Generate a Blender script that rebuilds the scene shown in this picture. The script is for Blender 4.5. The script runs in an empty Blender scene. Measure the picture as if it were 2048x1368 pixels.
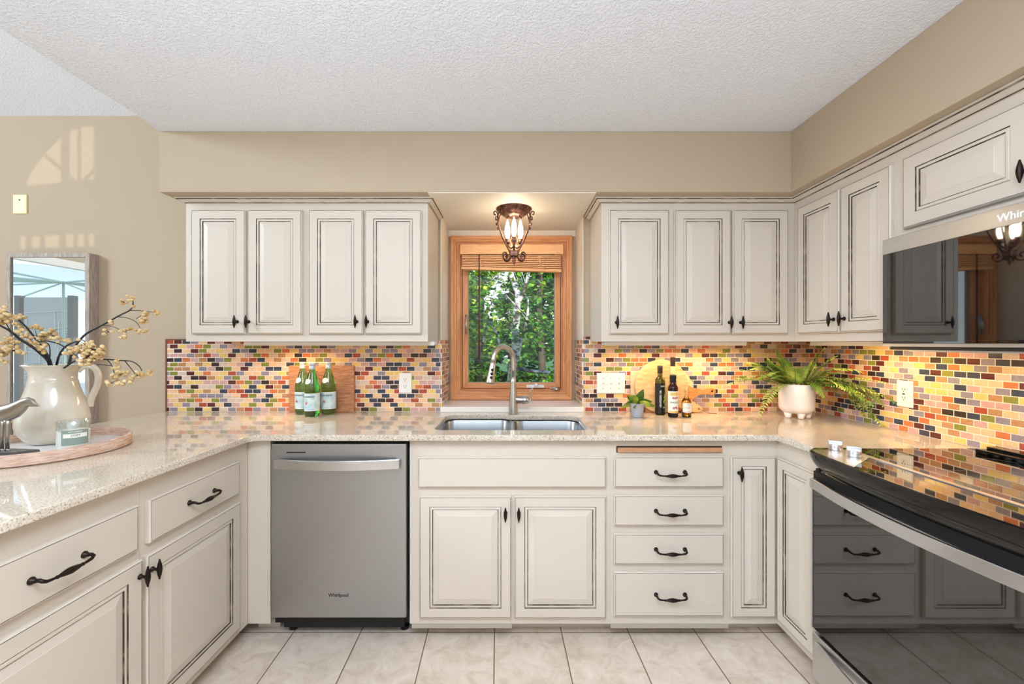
import bpy, bmesh, math, random
from mathutils import Matrix, Vector
random.seed(7)
PI = math.pi
C = bpy.context.scene.collection
F, CX, CY, CZ = 848.0, 1024.0, 687.0, 1.313        # focal length in px, horizon / vanishing point, eye height

# ------------------------------------------------------------------ camera, world, sun, big lights, exposure
cd = bpy.data.cameras.new('camera'); cam = bpy.data.objects.new('camera', cd); C.objects.link(cam)
cam.location = (0, 0, CZ); cam.rotation_euler = (PI/2, 0, 0)
cd.sensor_width = 36; cd.lens = F/2048*36; cd.shift_y = 3/2048; cd.clip_start = 0.02
bpy.context.scene.camera = cam
sc = bpy.context.scene
vs = sc.view_settings
vs.view_transform = 'Standard'; vs.look = 'None'; vs.gamma = 1; vs.exposure = -0.09; vs.use_curve_mapping = False
try:
    sc.cycles.max_bounces = 10; sc.cycles.diffuse_bounces = 5; sc.cycles.glossy_bounces = 5
    sc.cycles.transmission_bounces = 8; sc.cycles.transparent_max_bounces = 12
    sc.cycles.sample_clamp_indirect = 6; sc.cycles.caustics_refractive = False; sc.cycles.caustics_reflective = False
except Exception: pass

w = bpy.data.worlds.new('sky'); sc.world = w; w.use_nodes = True
nt = w.node_tree; nt.nodes.clear()
o_ = nt.nodes.new('ShaderNodeOutputWorld'); b_ = nt.nodes.new('ShaderNodeBackground')
tc = nt.nodes.new('ShaderNodeTexCoord'); sx = nt.nodes.new('ShaderNodeSeparateXYZ'); cr = nt.nodes.new('ShaderNodeValToRGB')
nt.links.new(tc.outputs['Generated'], sx.inputs[0]); nt.links.new(sx.outputs['Z'], cr.inputs[0])
cr.color_ramp.elements[0].color = (0.93, 0.96, 1.0, 1); cr.color_ramp.elements[0].position = 0.0
cr.color_ramp.elements[1].color = (0.30, 0.50, 0.90, 1); cr.color_ramp.elements[1].position = 0.5
nt.links.new(cr.outputs[0], b_.inputs[0]); b_.inputs[1].default_value = 2.0; nt.links.new(b_.outputs[0], o_.inputs[0])

def light(name, kind, loc, rot, energy, color=(1, 1, 1), size=None, sy=None):
    l = bpy.data.lights.new(name, kind); l.energy = energy; l.color = color
    if kind == 'AREA':
        l.shape = 'RECTANGLE'; l.size = size; l.size_y = sy or size
    elif kind == 'SUN': l.angle = size
    else: l.shadow_soft_size = size or 0.02
    o = bpy.data.objects.new(name, l); C.objects.link(o); o.location = loc; o.rotation_euler = rot
    return o
SUN = Vector((-0.15, 1.0, -0.36)).normalized()
sun = light('sun', 'SUN', (0, -6, 6), SUN.to_track_quat('-Z', 'Y').to_euler(), 6.5, (1.0, 0.95, 0.86), 0.004)
# added area lamps standing in for daylight at the rear and dining windows
light('rear_window_fill', 'AREA', (0.1, -2.2, 1.65), (PI/2, 0, 0), 13, (0.80, 0.90, 1.0), 2.4, 1.4)
light('dining_window_fill', 'AREA', (-4.92, 0.02, 2.92), (PI/2-0.45, 0, -PI/2), 135, (0.76, 0.88, 1.0), 1.1, 0.8)
light('overhead_fill', 'AREA', (0.0, 0.1, 2.33), (0, 0, 0), 42, (0.80, 0.90, 1.0), 0.9, 0.9)  # added overhead fill lamp
light('upward_fill', 'AREA', (-0.5, -0.9, 1.35), (PI, 0, 0), 102, (0.70, 0.85, 1.0), 1.2, 1.2)  # added unseen fill lamp aimed up to brighten the ceiling

# ------------------------------------------------------------------ helpers
def PX(px, d): return (px - CX)*d/F
def PZ(py, d): return CZ + (CY - py)*d/F
def lin(c):
    r = []
    for v in c:
        v /= 255.0
        r.append(v/12.92 if v <= 0.04045 else ((v + 0.055)/1.055)**2.4)
    return tuple(r) + (1.0,)

class MB:
    def __init__(s): s.v = []; s.f = []; s.m = []; s.T = Matrix()
    def add(s, vs_, fs, mi=0):
        b = len(s.v)
        for p in vs_: s.v.append(tuple(s.T @ Vector(p)))
        for k, f in enumerate(fs):
            s.f.append([b+i for i in f]); s.m.append(mi if isinstance(mi, int) else mi[k])
        return s
    def box(s, x0, x1, y0, y1, z0, z1, mi=0):
        v = [(x0,y0,z0),(x1,y0,z0),(x1,y1,z0),(x0,y1,z0),(x0,y0,z1),(x1,y0,z1),(x1,y1,z1),(x0,y1,z1)]
        return s.add(v, [(0,3,2,1),(4,5,6,7),(0,1,5,4),(1,2,6,5),(2,3,7,6),(3,0,4,7)], mi)
    def lathe(s, prof, n=32, c=(0,0,0), axis='Z', mi=0, cap=True, ell=1.0, arc=2*PI, ribs=0, ramp=0.0):
        vs_ = []; fs = []; full = abs(arc-2*PI) < 1e-6; m = n if full else n+1
        for (r, z) in prof:
            for i in range(m):
                a = arc*i/n
                rr = r*(1 + (ramp*(math.cos(ribs*a)) if ribs else 0))
                p = (rr*math.cos(a), rr*math.sin(a)*ell, z)
                if axis == 'Y': p = (p[0], z, p[1])
                elif axis == 'X': p = (z, p[0], p[1])
                vs_.append((p[0]+c[0], p[1]+c[1], p[2]+c[2]))
        for j in range(len(prof)-1):
            for i in range(n):
                i2 = (i+1) % m
                fs.append((j*m+i, j*m+i2, (j+1)*m+i2, (j+1)*m+i))
        if cap and full:
            if prof[0][0] > 1e-6: fs.append(tuple(range(m))[::-1])
            if prof[-1][0] > 1e-6: fs.append(tuple((len(prof)-1)*m+i for i in range(m)))
        return s.add(vs_, fs, mi)
    def tube(s, pts, r, n=8, mi=0, flat=1.0, up=None):
        pts = [Vector(p) for p in pts]; N = len(pts)
        rs = r if isinstance(r, (list, tuple)) else [r]*N
        vs_ = []; fs = []; ref = Vector(up) if up else None
        prev = None
        for i, p in enumerate(pts):
            t = (pts[min(i+1, N-1)] - pts[max(i-1, 0)])
            if t.length < 1e-9: t = Vector((0, 0, 1))
            t.normalize()
            if ref is not None: a = ref - t*ref.dot(t)
            elif prev is None: a = t.orthogonal()
            else: a = prev - t*prev.dot(t)
            if a.length < 1e-6: a = t.orthogonal()
            a.normalize(); prev = a; b = t.cross(a)
            for k in range(n):
                q = 2*PI*k/n
                vs_.append(p + a*(rs[i]*math.cos(q)) + b*(rs[i]*flat*math.sin(q)))
        for i in range(N-1):
            for k in range(n):
                k2 = (k+1) % n
                fs.append((i*n+k, i*n+k2, (i+1)*n+k2, (i+1)*n+k))
        fs.append(tuple(range(n))[::-1]); fs.append(tuple((N-1)*n+k for k in range(n)))
        return s.add(vs_, fs, mi)
    def ball(s, c, r, n=8, mi=0, sz=1.0):
        m = max(3, n//2)
        prof = [(max(1e-7, r*math.sin(PI*j/m)), -r*sz*math.cos(PI*j/m)) for j in range(m+1)]
        return s.lathe(prof, n, c, 'Z', mi, cap=False)
    def prism(s, poly, z0, z1, mi=0):
        n = len(poly)
        v = [(p[0], p[1], z0) for p in poly] + [(p[0], p[1], z1) for p in poly]
        f = [tuple(range(n))[::-1], tuple(range(n, 2*n))] + [(i, (i+1) % n, n+(i+1) % n, n+i) for i in range(n)]
        return s.add(v, f, mi)
    def sweep(s, path, prof, mi=0, closed=False):
        """mitred sweep in plan: prof = (outward offset, z); outward = right of travel direction"""
        P = [Vector((p[0], p[1])) for p in path]; N = len(P); rows = []
        def nrm(a, b):
            t = (b-a).normalized(); return Vector((t.y, -t.x))
        for i in range(N):
            if closed: n1 = nrm(P[i-1], P[i]); n2 = nrm(P[i], P[(i+1) % N])
            else:
                n1 = nrm(P[i-1], P[i]) if i > 0 else None
                n2 = nrm(P[i], P[i+1]) if i < N-1 else None
                n1 = n1 or n2; n2 = n2 or n1
            m = n1+n2; m = m/(m.dot(n1))
            rows.append([(P[i].x+m.x*o, P[i].y+m.y*o, z) for o, z in prof])
        k = len(prof); vs_ = [q for r in rows for q in r]; fs = []; ms = []
        for i in range(N if closed else N-1):
            i2 = (i+1) % N
            for j in range(k-1):
                fs.append((i*k+j, i2*k+j, i2*k+j+1, i*k+j+1)); ms.append(mi if isinstance(mi, int) else mi[j])
        if not closed:
            fs.append(tuple(range(k))); ms.append(0); fs.append(tuple((N-1)*k+j for j in range(k))[::-1]); ms.append(0)
        return s.add(vs_, fs, ms)
    def mesh(s, name, mats, smooth=False):
        me = bpy.data.meshes.new(name); me.from_pydata(s.v, [], s.f); me.validate(verbose=False)
        for m in (mats if isinstance(mats, (list, tuple)) else [mats]): me.materials.append(m)
        if len(me.polygons) == len(s.m): me.polygons.foreach_set('material_index', s.m)
        bm = bmesh.new(); bm.from_mesh(me)
        bmesh.ops.recalc_face_normals(bm, faces=bm.faces); bm.to_mesh(me); bm.free()
        if smooth: me.polygons.foreach_set('use_smooth', [True]*len(me.polygons))
        me.update(); return me
    def build(s, name, mats, parent=None, loc=(0,0,0), rz=0, smooth=False, bev=0, seg=2, auto=None):
        o = bpy.data.objects.new(name, s.mesh(name, mats, smooth)); C.objects.link(o)
        o.location = loc; o.rotation_euler = (0, 0, rz)
        if parent: o.parent = parent
        if bev:
            b = o.modifiers.new('bevel', 'BEVEL'); b.width = bev; b.segments = seg; b.limit_method = 'ANGLE'; b.angle_limit = math.radians(40)
        if auto: sharp(o, auto)
        return o
def sharp(o, deg=35):
    me = o.data
    bm = bmesh.new(); bm.from_mesh(me)
    for f in bm.faces: f.smooth = True
    for e in bm.edges:
        if len(e.link_faces) == 2 and e.calc_face_angle(0) > math.radians(deg): e.smooth = False
    bm.to_mesh(me); bm.free()
def inst(me, name, parent=None, loc=(0,0,0), rot=(0,0,0)):
    o = bpy.data.objects.new(name, me); C.objects.link(o); o.location = loc; o.rotation_euler = rot
    if parent: o.parent = parent
    return o
def tag(o, label, cat, group=None):
    o['label'] = label; o['category'] = cat
    if group: o['group'] = group
    return o
def thing(name, label, cat, loc=(0,0,0), rz=0, group=None):
    o = bpy.data.objects.new(name, None); C.objects.link(o); o.location = loc; o.rotation_euler = (0,0,rz)
    o.empty_display_size = 0.05
    return tag(o, label, cat, group)
def struct(o): o['kind'] = 'structure'; return o
def slab(loops, z0, z1, bev, name, mats, parent=None, smooth=False, res=3):
    """flat plate with holes from 2-D loops, rounded edges (a filled curve turned into a mesh)"""
    cu = bpy.data.curves.new(name, 'CURVE'); cu.dimensions = '2D'; cu.fill_mode = 'BOTH'
    for lp in loops:
        sp = cu.splines.new('POLY'); sp.points.add(len(lp)-1)
        for i, p in enumerate(lp): sp.points[i].co = (p[0], p[1], 0, 1)
        sp.use_cyclic_u = True
    cu.extrude = (z1-z0)/2 - bev; cu.bevel_depth = bev; cu.bevel_resolution = res; cu.offset = -bev
    t = bpy.data.objects.new('tmp', cu); C.objects.link(t)
    dg = bpy.context.evaluated_depsgraph_get(); dg.update()
    me = bpy.data.meshes.new_from_object(t.evaluated_get(dg)); bpy.data.objects.remove(t)
    for v in me.vertices: v.co.z += (z0+z1)/2
    me.name = name; me.materials.clear()
    for m in (mats if isinstance(mats, (list, tuple)) else [mats]): me.materials.append(m)
    o = bpy.data.objects.new(name, me); C.objects.link(o)
    if parent: o.parent = parent
    return o
def text_verts(txt, size, ext=0.0004, align='CENTER'):
    cu = bpy.data.curves.new('t', 'FONT'); cu.body = txt; cu.size = size; cu.extrude = ext
    cu.align_x = align; cu.align_y = 'CENTER'; cu.resolution_u = 3; cu.offset = size*.02
    t = bpy.data.objects.new('tmp', cu); C.objects.link(t)
    dg = bpy.context.evaluated_depsgraph_get(); dg.update()
    me = bpy.data.meshes.new_from_object(t.evaluated_get(dg)); bpy.data.objects.remove(t)
    vs_ = [tuple(v.co) for v in me.vertices]; fs = [tuple(p.vertices) for p in me.polygons]
    return vs_, fs
def lettering(name, txt, size, mat_, parent, loc, rot=(PI/2, 0, 0), ext=0.0004, sx=1.0):
    v, f = text_verts(txt, size, ext); m = MB(); m.add([(a*sx, b, c) for a, b, c in v], f)
    me = m.mesh(name, mat_)
    return inst(me, name, parent, loc, rot)
def arcpts(cx, cy, r, a0, a1, n): return [(cx+r*math.cos(a0+(a1-a0)*i/n), cy+r*math.sin(a0+(a1-a0)*i/n)) for i in range(n+1)]
def rrect(x0, x1, y0, y1, r, n=6):
    return (arcpts(x1-r, y1-r, r, 0, PI/2, n)+arcpts(x0+r, y1-r, r, PI/2, PI, n)+arcpts(x0+r, y0+r, r, PI, 1.5*PI, n)+arcpts(x1-r, y0+r, r, 1.5*PI, 2*PI, n))
def spline(pts, n=6):
    P = [Vector(p) for p in pts]; out = []
    for i in range(len(P)-1):
        p0 = P[max(i-1, 0)]; p1 = P[i]; p2 = P[i+1]; p3 = P[min(i+2, len(P)-1)]
        for k in range(n):
            t = k/n
            out.append(0.5*((2*p1)+(p2-p0)*t+(2*p0-5*p1+4*p2-p3)*t*t+(-p0+3*p1-3*p2+p3)*t**3))
    out.append(P[-1]); return out

# ------------------------------------------------------------------ materials
def mat(name, col, rough=0.5, metal=0.0, spec=0.5, **k):
    m = bpy.data.materials.new(name); m.use_nodes = True
    b = m.node_tree.nodes['Principled BSDF']
    b.inputs['Base Color'].default_value = lin(col); b.inputs['Roughness'].default_value = rough
    b.inputs['Metallic'].default_value = metal; b.inputs['Specular IOR Level'].default_value = spec
    for kk, vv in k.items():
        b.inputs[kk.replace('_', ' ')].default_value = vv
    return m
def nodes(m): return m.node_tree.nodes, m.node_tree.links, m.node_tree.nodes['Principled BSDF']
def noise_color(m, c1, c2, scale=8, detail=4, stretch=(1,1,1), lo=0.35, hi=0.65, rough=0.5, dist=0.0):
    N, L, b = nodes(m)
    g = N.new('ShaderNodeNewGeometry'); mp = N.new('ShaderNodeMapping'); n = N.new('ShaderNodeTexNoise'); r = N.new('ShaderNodeValToRGB')
    mp.inputs['Scale'].default_value = stretch; n.inputs['Scale'].default_value = scale; n.inputs['Detail'].default_value = detail
    n.inputs['Roughness'].default_value = rough; n.inputs['Distortion'].default_value = dist
    L.new(g.outputs['Position'], mp.inputs[0]); L.new(mp.outputs[0], n.inputs['Vector']); L.new(n.outputs['Fac'], r.inputs[0])
    r.color_ramp.elements[0].position = lo; r.color_ramp.elements[0].color = lin(c1)
    r.color_ramp.elements[1].position = hi; r.color_ramp.elements[1].color = lin(c2)
    L.new(r.outputs[0], b.inputs['Base Color']); return r
def bump(m, scale, strength=0.3, dist=0.002, detail=3, kind='noise', stretch=(1,1,1), ramp=None):
    N, L, b = nodes(m)
    g = N.new('ShaderNodeNewGeometry'); mp = N.new('ShaderNodeMapping'); mp.inputs['Scale'].default_value = stretch
    n = N.new('ShaderNodeTexNoise' if kind == 'noise' else 'ShaderNodeTexVoronoi'); n.inputs['Scale'].default_value = scale
    if kind == 'noise': n.inputs['Detail'].default_value = detail
    bp = N.new('ShaderNodeBump'); bp.inputs['Strength'].default_value = strength; bp.inputs['Distance'].default_value = dist
    L.new(g.outputs['Position'], mp.inputs[0]); L.new(mp.outputs[0], n.inputs['Vector'])
    out = n.outputs[0]
    if ramp:
        r = N.new('ShaderNodeValToRGB'); r.color_ramp.elements[0].position = ramp[0]; r.color_ramp.elements[1].position = ramp[1]
        L.new(out, r.inputs[0]); out = r.outputs[0]
    L.new(out, bp.inputs['Height']); L.new(bp.outputs[0], b.inputs['Normal']); return bp

paint = mat('cabinet_paint', (213, 202, 188), 0.42); bump(paint, 60, 0.05, 0.001)
glaze = mat('dark_glaze', (90, 76, 62), 0.55); noise_color(glaze, (54, 42, 32), (158, 142, 122), 16, 3, (1, 1, 1), 0.48, 0.74)
wallp = mat('wall_paint', (187, 169, 145), 0.75); bump(wallp, 90, 0.12, 0.002)
ceilm = mat('ceiling_texture', (240, 243, 250), 0.95, spec=0.1); bump(ceilm, 120, 0.5, 0.005, 3, ramp=(0.42, 0.62))
ceil2 = mat('ceiling_smooth_texture', (232, 235, 242), 0.95, spec=0.1); bump(ceil2, 110, 0.35, 0.003, 3, ramp=(0.42, 0.62))
white = mat('white_plastic', (240, 238, 232), 0.35)
whitepaint = mat('white_paint', (240, 236, 228), 0.5)
ivory = mat('ivory_plastic', (236, 220, 160), 0.4)
bronze = mat('oil_rubbed_bronze', (44, 34, 30), 0.38, 0.75)
copperb = mat('aged_copper_bronze', (112, 76, 62), 0.42, 0.7); noise_color(copperb, (70, 46, 40), (140, 96, 78), 40, 3)
steel = mat('brushed_stainless', (208, 208, 208), 0.3, 1.0); bump(steel, 30, 0.06, 0.0006, 2, stretch=(1, 1, 60))
dwsteel = mat('dishwasher_stainless', (176, 177, 178), 0.36, 1.0); bump(dwsteel, 14, 0.05, 0.001, 3, stretch=(50, 1, 1))
nickel = mat('brushed_nickel', (206, 201, 192), 0.30, 1.0)
satin = mat('satin_bright_steel', (225, 225, 226), 0.28, 1.0)
chrome = mat('polished_steel', (215, 215, 215), 0.12, 1.0)
black = mat('black_gloss', (11, 11, 12), 0.10, 0, 0.35)
blackm = mat('black_matte', (10, 10, 10), 0.6)
ovenglass = mat('dark_oven_glass', (9, 9, 10), 0.025, 0, 0.5, IOR=2.1)
cookglass = mat('cooktop_glass', (10, 9, 9), 0.03, 0, 0.5, IOR=2.3)
darkgrey = mat('dark_print', (50, 50, 54), 0.5)
socket = mat('socket_slot', (60, 56, 52), 0.6)

quartz = mat('quartz', (214, 200, 182), 0.035, 0, 0.5, IOR=1.65)
def make_quartz():
    N, L, b = nodes(quartz)
    g = N.new('ShaderNodeNewGeometry'); n1 = N.new('ShaderNodeTexNoise'); n1.inputs['Scale'].default_value = 210; n1.inputs['Detail'].default_value = 2
    n2 = N.new('ShaderNodeTexNoise'); n2.inputs['Scale'].default_value = 9; n2.inputs['Detail'].default_value = 4
    r1 = N.new('ShaderNodeValToRGB'); e = r1.color_ramp.elements
    e[0].position = 0.30; e[0].color = lin((150, 128, 106)); e[1].position = 0.43; e[1].color = lin((208, 194, 176))
    x = e.new(0.6); x.color = lin((216, 205, 190)); x = e.new(0.7); x.color = lin((234, 226, 214))
    L.new(g.outputs['Position'], n1.inputs['Vector']); L.new(g.outputs['Position'], n2.inputs['Vector']); L.new(n1.outputs[0], r1.inputs[0])
    mx = N.new('ShaderNodeMix'); mx.data_type = 'RGBA'; mx.blend_type = 'MULTIPLY'; mx.inputs[0].default_value = 0.35
    r2 = N.new('ShaderNodeValToRGB'); r2.color_ramp.elements[0].position = 0.3; r2.color_ramp.elements[0].color = lin((215, 205, 192)); r2.color_ramp.elements[1].position = 0.7; r2.color_ramp.elements[1].color = (1, 1, 1, 1)
    L.new(n2.outputs[0], r2.inputs[0]); L.new(r1.outputs[0], mx.inputs[6]); L.new(r2.outputs[0], mx.inputs[7]); L.new(mx.outputs[2], b.inputs['Base Color'])
make_quartz()

def wood(name, c1, c2, rough=0.45, stretch=(1, 1, 12), scale=14, axis_noise=0.8):
    m = mat(name, c1, rough); noise_color(m, c1, c2, scale, 5, stretch, 0.35, 0.68, 0.6, axis_noise); return m
oakv = wood('oak_vertical', (206, 132, 78), (240, 178, 118), 0.42, (22, 22, 1.2), 5)
oakh = wood('oak_horizontal', (208, 134, 84), (240, 180, 124), 0.42, (1.2, 22, 22), 5)
blindw = wood('blind_wood', (232, 166, 106), (248, 196, 140), 0.45, (2, 20, 20), 6)
wandm = mat('dark_wood_wand', (84, 44, 26), 0.4)
acacia = wood('acacia_board', (150, 88, 56), (214, 158, 116), 0.45, (2.2, 3, 26), 5, 1.6)
bamboo = wood('bamboo_board', (214, 164, 106), (238, 204, 152), 0.45, (3, 3, 16), 4, 0.2)
for n_ in bamboo.node_tree.nodes:
    if n_.type == 'MAPPING': n_.inputs['Rotation'].default_value = (0, math.radians(-35), 0)
cherry = wood('cherry_board', (196, 122, 62), (226, 156, 90), 0.45, (3, 3, 20), 5)
palew = wood('pale_board', (226, 190, 142), (242, 214, 172), 0.5, (3, 3, 14), 5)
walnut = wood('walnut_board', (88, 50, 32), (122, 74, 48), 0.5, (3, 3, 14), 5)
trayw = wood('tray_wood', (190, 146, 120), (226, 202, 186), 0.55, (5, 5, 40), 6, 0.5)
framew = wood('weathered_frame', (150, 138, 128), (196, 184, 172), 0.65, (30, 30, 3), 5, 0.4)
rawwood = wood('raw_wood', (176, 122, 84), (206, 156, 116), 0.6, (2, 20, 20), 5)

def mathn(N, L, op, a, b=None, c=None):
    n = N.new('ShaderNodeMath'); n.operation = op
    for i, v in enumerate((a, b, c)):
        if v is None: continue
        if isinstance(v, (int, float)): n.inputs[i].default_value = v
        else: L.new(v, n.inputs[i])
    return n.outputs[0]
PAL = [((208,164,156),11),((236,192,150),13),((232,196,118),10),((62,68,84),9),((96,46,44),6),((138,138,62),8),((146,136,148),9),((186,138,96),10),((174,80,60),6),((62,48,46),5),((216,192,172),7),((212,120,72),6)]
def mosaic(name, axis, seed=0.0, u0=0.0):
    m = mat(name, (200, 150, 120), 0.12, 0, 0.55); N, L, b = nodes(m)
    g = N.new('ShaderNodeNewGeometry'); s = N.new('ShaderNodeSeparateXYZ'); L.new(g.outputs['Position'], s.inputs[0])
    u = s.outputs[axis]; v = s.outputs['Z']; pw, ph = 0.0486, 0.02626
    fv = mathn(N, L, 'DIVIDE', mathn(N, L, 'SUBTRACT', v, 0.9150), ph); row = mathn(N, L, 'FLOOR', fv)
    off = mathn(N, L, 'MULTIPLY', mathn(N, L, 'MODULO', row, 2.0), 0.5)
    fu = mathn(N, L, 'ADD', mathn(N, L, 'DIVIDE', mathn(N, L, 'ADD', u, 50*pw+u0), pw), off); col = mathn(N, L, 'FLOOR', fu)
    a = mathn(N, L, 'FRACT', fu); c = mathn(N, L, 'FRACT', fv)
    da = mathn(N, L, 'MULTIPLY', mathn(N, L, 'MINIMUM', a, mathn(N, L, 'SUBTRACT', 1.0, a)), pw)
    dc = mathn(N, L, 'MULTIPLY', mathn(N, L, 'MINIMUM', c, mathn(N, L, 'SUBTRACT', 1.0, c)), ph)
    d = mathn(N, L, 'MINIMUM', da, dc)
    tile = mathn(N, L, 'GREATER_THAN', d, 0.0016)
    cb = N.new('ShaderNodeCombineXYZ'); L.new(col, cb.inputs[0]); L.new(row, cb.inputs[1]); cb.inputs[2].default_value = seed
    wn = N.new('ShaderNodeTexWhiteNoise'); wn.noise_dimensions = '3D'; L.new(cb.outputs[0], wn.inputs['Vector'])
    r = N.new('ShaderNodeValToRGB'); r.color_ramp.interpolation = 'CONSTANT'
    tot = sum(p[1] for p in PAL); acc = 0; els = r.color_ramp.elements
    for i, (cc, wt) in enumerate(PAL):
        e = els[i] if i < 2 else els.new(min(0.999, acc/tot))
        e.position = acc/tot; e.color = lin(cc); acc += wt
    L.new(wn.outputs['Value'], r.inputs[0])
    ns = N.new('ShaderNodeTexNoise'); ns.inputs['Scale'].default_value = 130; L.new(g.outputs['Position'], ns.inputs['Vector'])
    br = N.new('ShaderNodeMix'); br.data_type = 'RGBA'; br.blend_type = 'OVERLAY'; br.inputs[0].default_value = 0.25
    L.new(r.outputs[0], br.inputs[6]); L.new(ns.outputs[0], br.inputs[7])
    mx = N.new('ShaderNodeMix'); mx.data_type = 'RGBA'; L.new(tile, mx.inputs[0]); mx.inputs[6].default_value = lin((236, 220, 204)); L.new(br.outputs[2], mx.inputs[7])
    L.new(mx.outputs[2], b.inputs['Base Color'])
    rr = mathn(N, L, 'SUBTRACT', 0.75, mathn(N, L, 'MULTIPLY', tile, 0.62)); L.new(rr, b.inputs['Roughness'])
    bp = N.new('ShaderNodeBump'); bp.inputs['Strength'].default_value = 0.5; bp.inputs['Distance'].default_value = 0.0015
    mr = N.new('ShaderNodeMapRange'); mr.inputs['From Min'].default_value = 0.0008; mr.inputs['From Max'].default_value = 0.0028; L.new(d, mr.inputs[0])
    L.new(mr.outputs[0], bp.inputs['Height']); L.new(bp.outputs[0], b.inputs['Normal'])
    return m
mosX = mosaic('glass_mosaic_back', 'X', 3.0, 0.01); mosY = mosaic('glass_mosaic_side', 'Y', 8.0)

floorm = mat('floor_tile', (214, 200, 180), 0.4)
def make_floor():
    N, L, b = nodes(floorm)
    g = N.new('ShaderNodeNewGeometry'); s = N.new('ShaderNodeSeparateXYZ'); L.new(g.outputs['Position'], s.inputs[0])
    P = 0.3045
    u = mathn(N, L, 'ADD', s.outputs['X'], mathn(N, L, 'MULTIPLY', mathn(N, L, 'SUBTRACT', s.outputs['Y'], 1.958), 0.032))
    fu = mathn(N, L, 'DIVIDE', mathn(N, L, 'ADD', u, 0.0804+20*P), P); fv = mathn(N, L, 'DIVIDE', mathn(N, L, 'ADD', s.outputs['Y'], 20*P-1.926), P)
    a = mathn(N, L, 'FRACT', fu); c = mathn(N, L, 'FRACT', fv)
    d = mathn(N, L, 'MULTIPLY', mathn(N, L, 'MINIMUM', mathn(N, L, 'MINIMUM', a, mathn(N, L, 'SUBTRACT', 1.0, a)), mathn(N, L, 'MINIMUM', c, mathn(N, L, 'SUBTRACT', 1.0, c))), P)
    tile = mathn(N, L, 'GREATER_THAN', d, 0.0024)
    cb = N.new('ShaderNodeCombineXYZ'); L.new(mathn(N, L, 'FLOOR', fu), cb.inputs[0]); L.new(mathn(N, L, 'FLOOR', fv), cb.inputs[1])
    wn = N.new('ShaderNodeTexWhiteNoise'); wn.noise_dimensions = '3D'; L.new(cb.outputs[0], wn.inputs['Vector'])
    va = N.new('ShaderNodeVectorMath'); va.operation = 'MULTIPLY_ADD'; L.new(wn.outputs['Color'], va.inputs[0]); va.inputs[1].default_value = (5, 5, 5); L.new(g.outputs['Position'], va.inputs[2])
    n = N.new('ShaderNodeTexNoise'); n.inputs['Scale'].default_value = 11; n.inputs['Detail'].default_value = 8; n.inputs['Roughness'].default_value = 0.65; n.inputs['Distortion'].default_value = 1.2; L.new(va.outputs[0], n.inputs['Vector'])
    r = N.new('ShaderNodeValToRGB'); e = r.color_ramp.elements; e[0].position = 0.3; e[0].color = lin((204, 184, 164)); e[1].position = 0.62; e[1].color = lin((230, 214, 198))
    x = e.new(0.48); x.color = lin((221, 203, 185)); x = e.new(0.75); x.color = lin((238, 224, 210))
    L.new(n.outputs[0], r.inputs[0])
    mx = N.new('ShaderNodeMix'); mx.data_type = 'RGBA'; L.new(tile, mx.inputs[0]); mx.inputs[6].default_value = lin((118, 100, 80)); L.new(r.outputs[0], mx.inputs[7])
    L.new(mx.outputs[2], b.inputs['Base Color'])
    bp = N.new('ShaderNodeBump'); bp.inputs['Strength'].default_value = 0.4; bp.inputs['Distance'].default_value = 0.002
    L.new(tile, bp.inputs['Height']); L.new(bp.outputs[0], b.inputs['Normal'])
make_floor()

def glassm(name, col=(255, 255, 255), rough=0.0, ior=1.45):
    m = bpy.data.materials.new(name); m.use_nodes = True; N = m.node_tree.nodes; L = m.node_tree.links
    b = N['Principled BSDF']; b.inputs['Base Color'].default_value = lin(col); b.inputs['Transmission Weight'].default_value = 1
    b.inputs['Roughness'].default_value = rough; b.inputs['IOR'].default_value = ior; return m
def panem(name, tint=(250, 253, 251), refl=0.015):
    m = bpy.data.materials.new(name); m.use_nodes = True; N = m.node_tree.nodes; L = m.node_tree.links; N.clear()
    o = N.new('ShaderNodeOutputMaterial'); t = N.new('ShaderNodeBsdfTransparent'); gl = N.new('ShaderNodeBsdfGlossy'); mx = N.new('ShaderNodeMixShader')
    t.inputs[0].default_value = lin(tint); gl.inputs['Roughness'].default_value = 0.01; mx.inputs[0].default_value = refl
    L.new(t.outputs[0], mx.inputs[1]); L.new(gl.outputs[0], mx.inputs[2]); L.new(mx.outputs[0], o.inputs[0]); return m
def emit(name, col, s):
    m = mat(name, col, 0.5); b = m.node_tree.nodes['Principled BSDF']
    b.inputs['Emission Color'].default_value = lin(col); b.inputs['Emission Strength'].default_value = s; return m
pane = panem('window_glass'); clearg = panem('thin_clear_glass', (246, 250, 250), 0.10)
greeng = glassm('green_bottle_glass', (158, 252, 172)); oliveg = glassm('olive_bottle_glass', (120, 130, 30)); browng = glassm('brown_bottle_glass', (96, 44, 20))
oilg = glassm('golden_oil', (250, 205, 70)); palebottle = glassm('pale_bottle_glass', (250, 236, 190))
mirrorm = mat('mirror_silver', (238, 242, 242), 0.005, 1.0)
cream = mat('cream_glazed_ceramic', (222, 212, 194), 0.12, 0, 0.6); noise_color(cream, (206, 194, 174), (228, 220, 204), 6, 3)
whitecer = mat('white_ceramic', (244, 232, 226), 0.3)
paper = mat('label_paper', (238, 236, 228), 0.6)

# ------------------------------------------------------------------ main dimensions
YW = 2.48; YN = 2.775; ZS = 2.056; ZC = 2.354; YS = 2.08; XS = PX(1582.5, YS); XW = 1.772
ZT = 0.914; ZTB = 0.8875; NX = 0.418; DF = 1.885; DD = 1.865; UF = 2.175; UD = 2.155
ZL = 2.651; ZB1_ = 1.334

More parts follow.
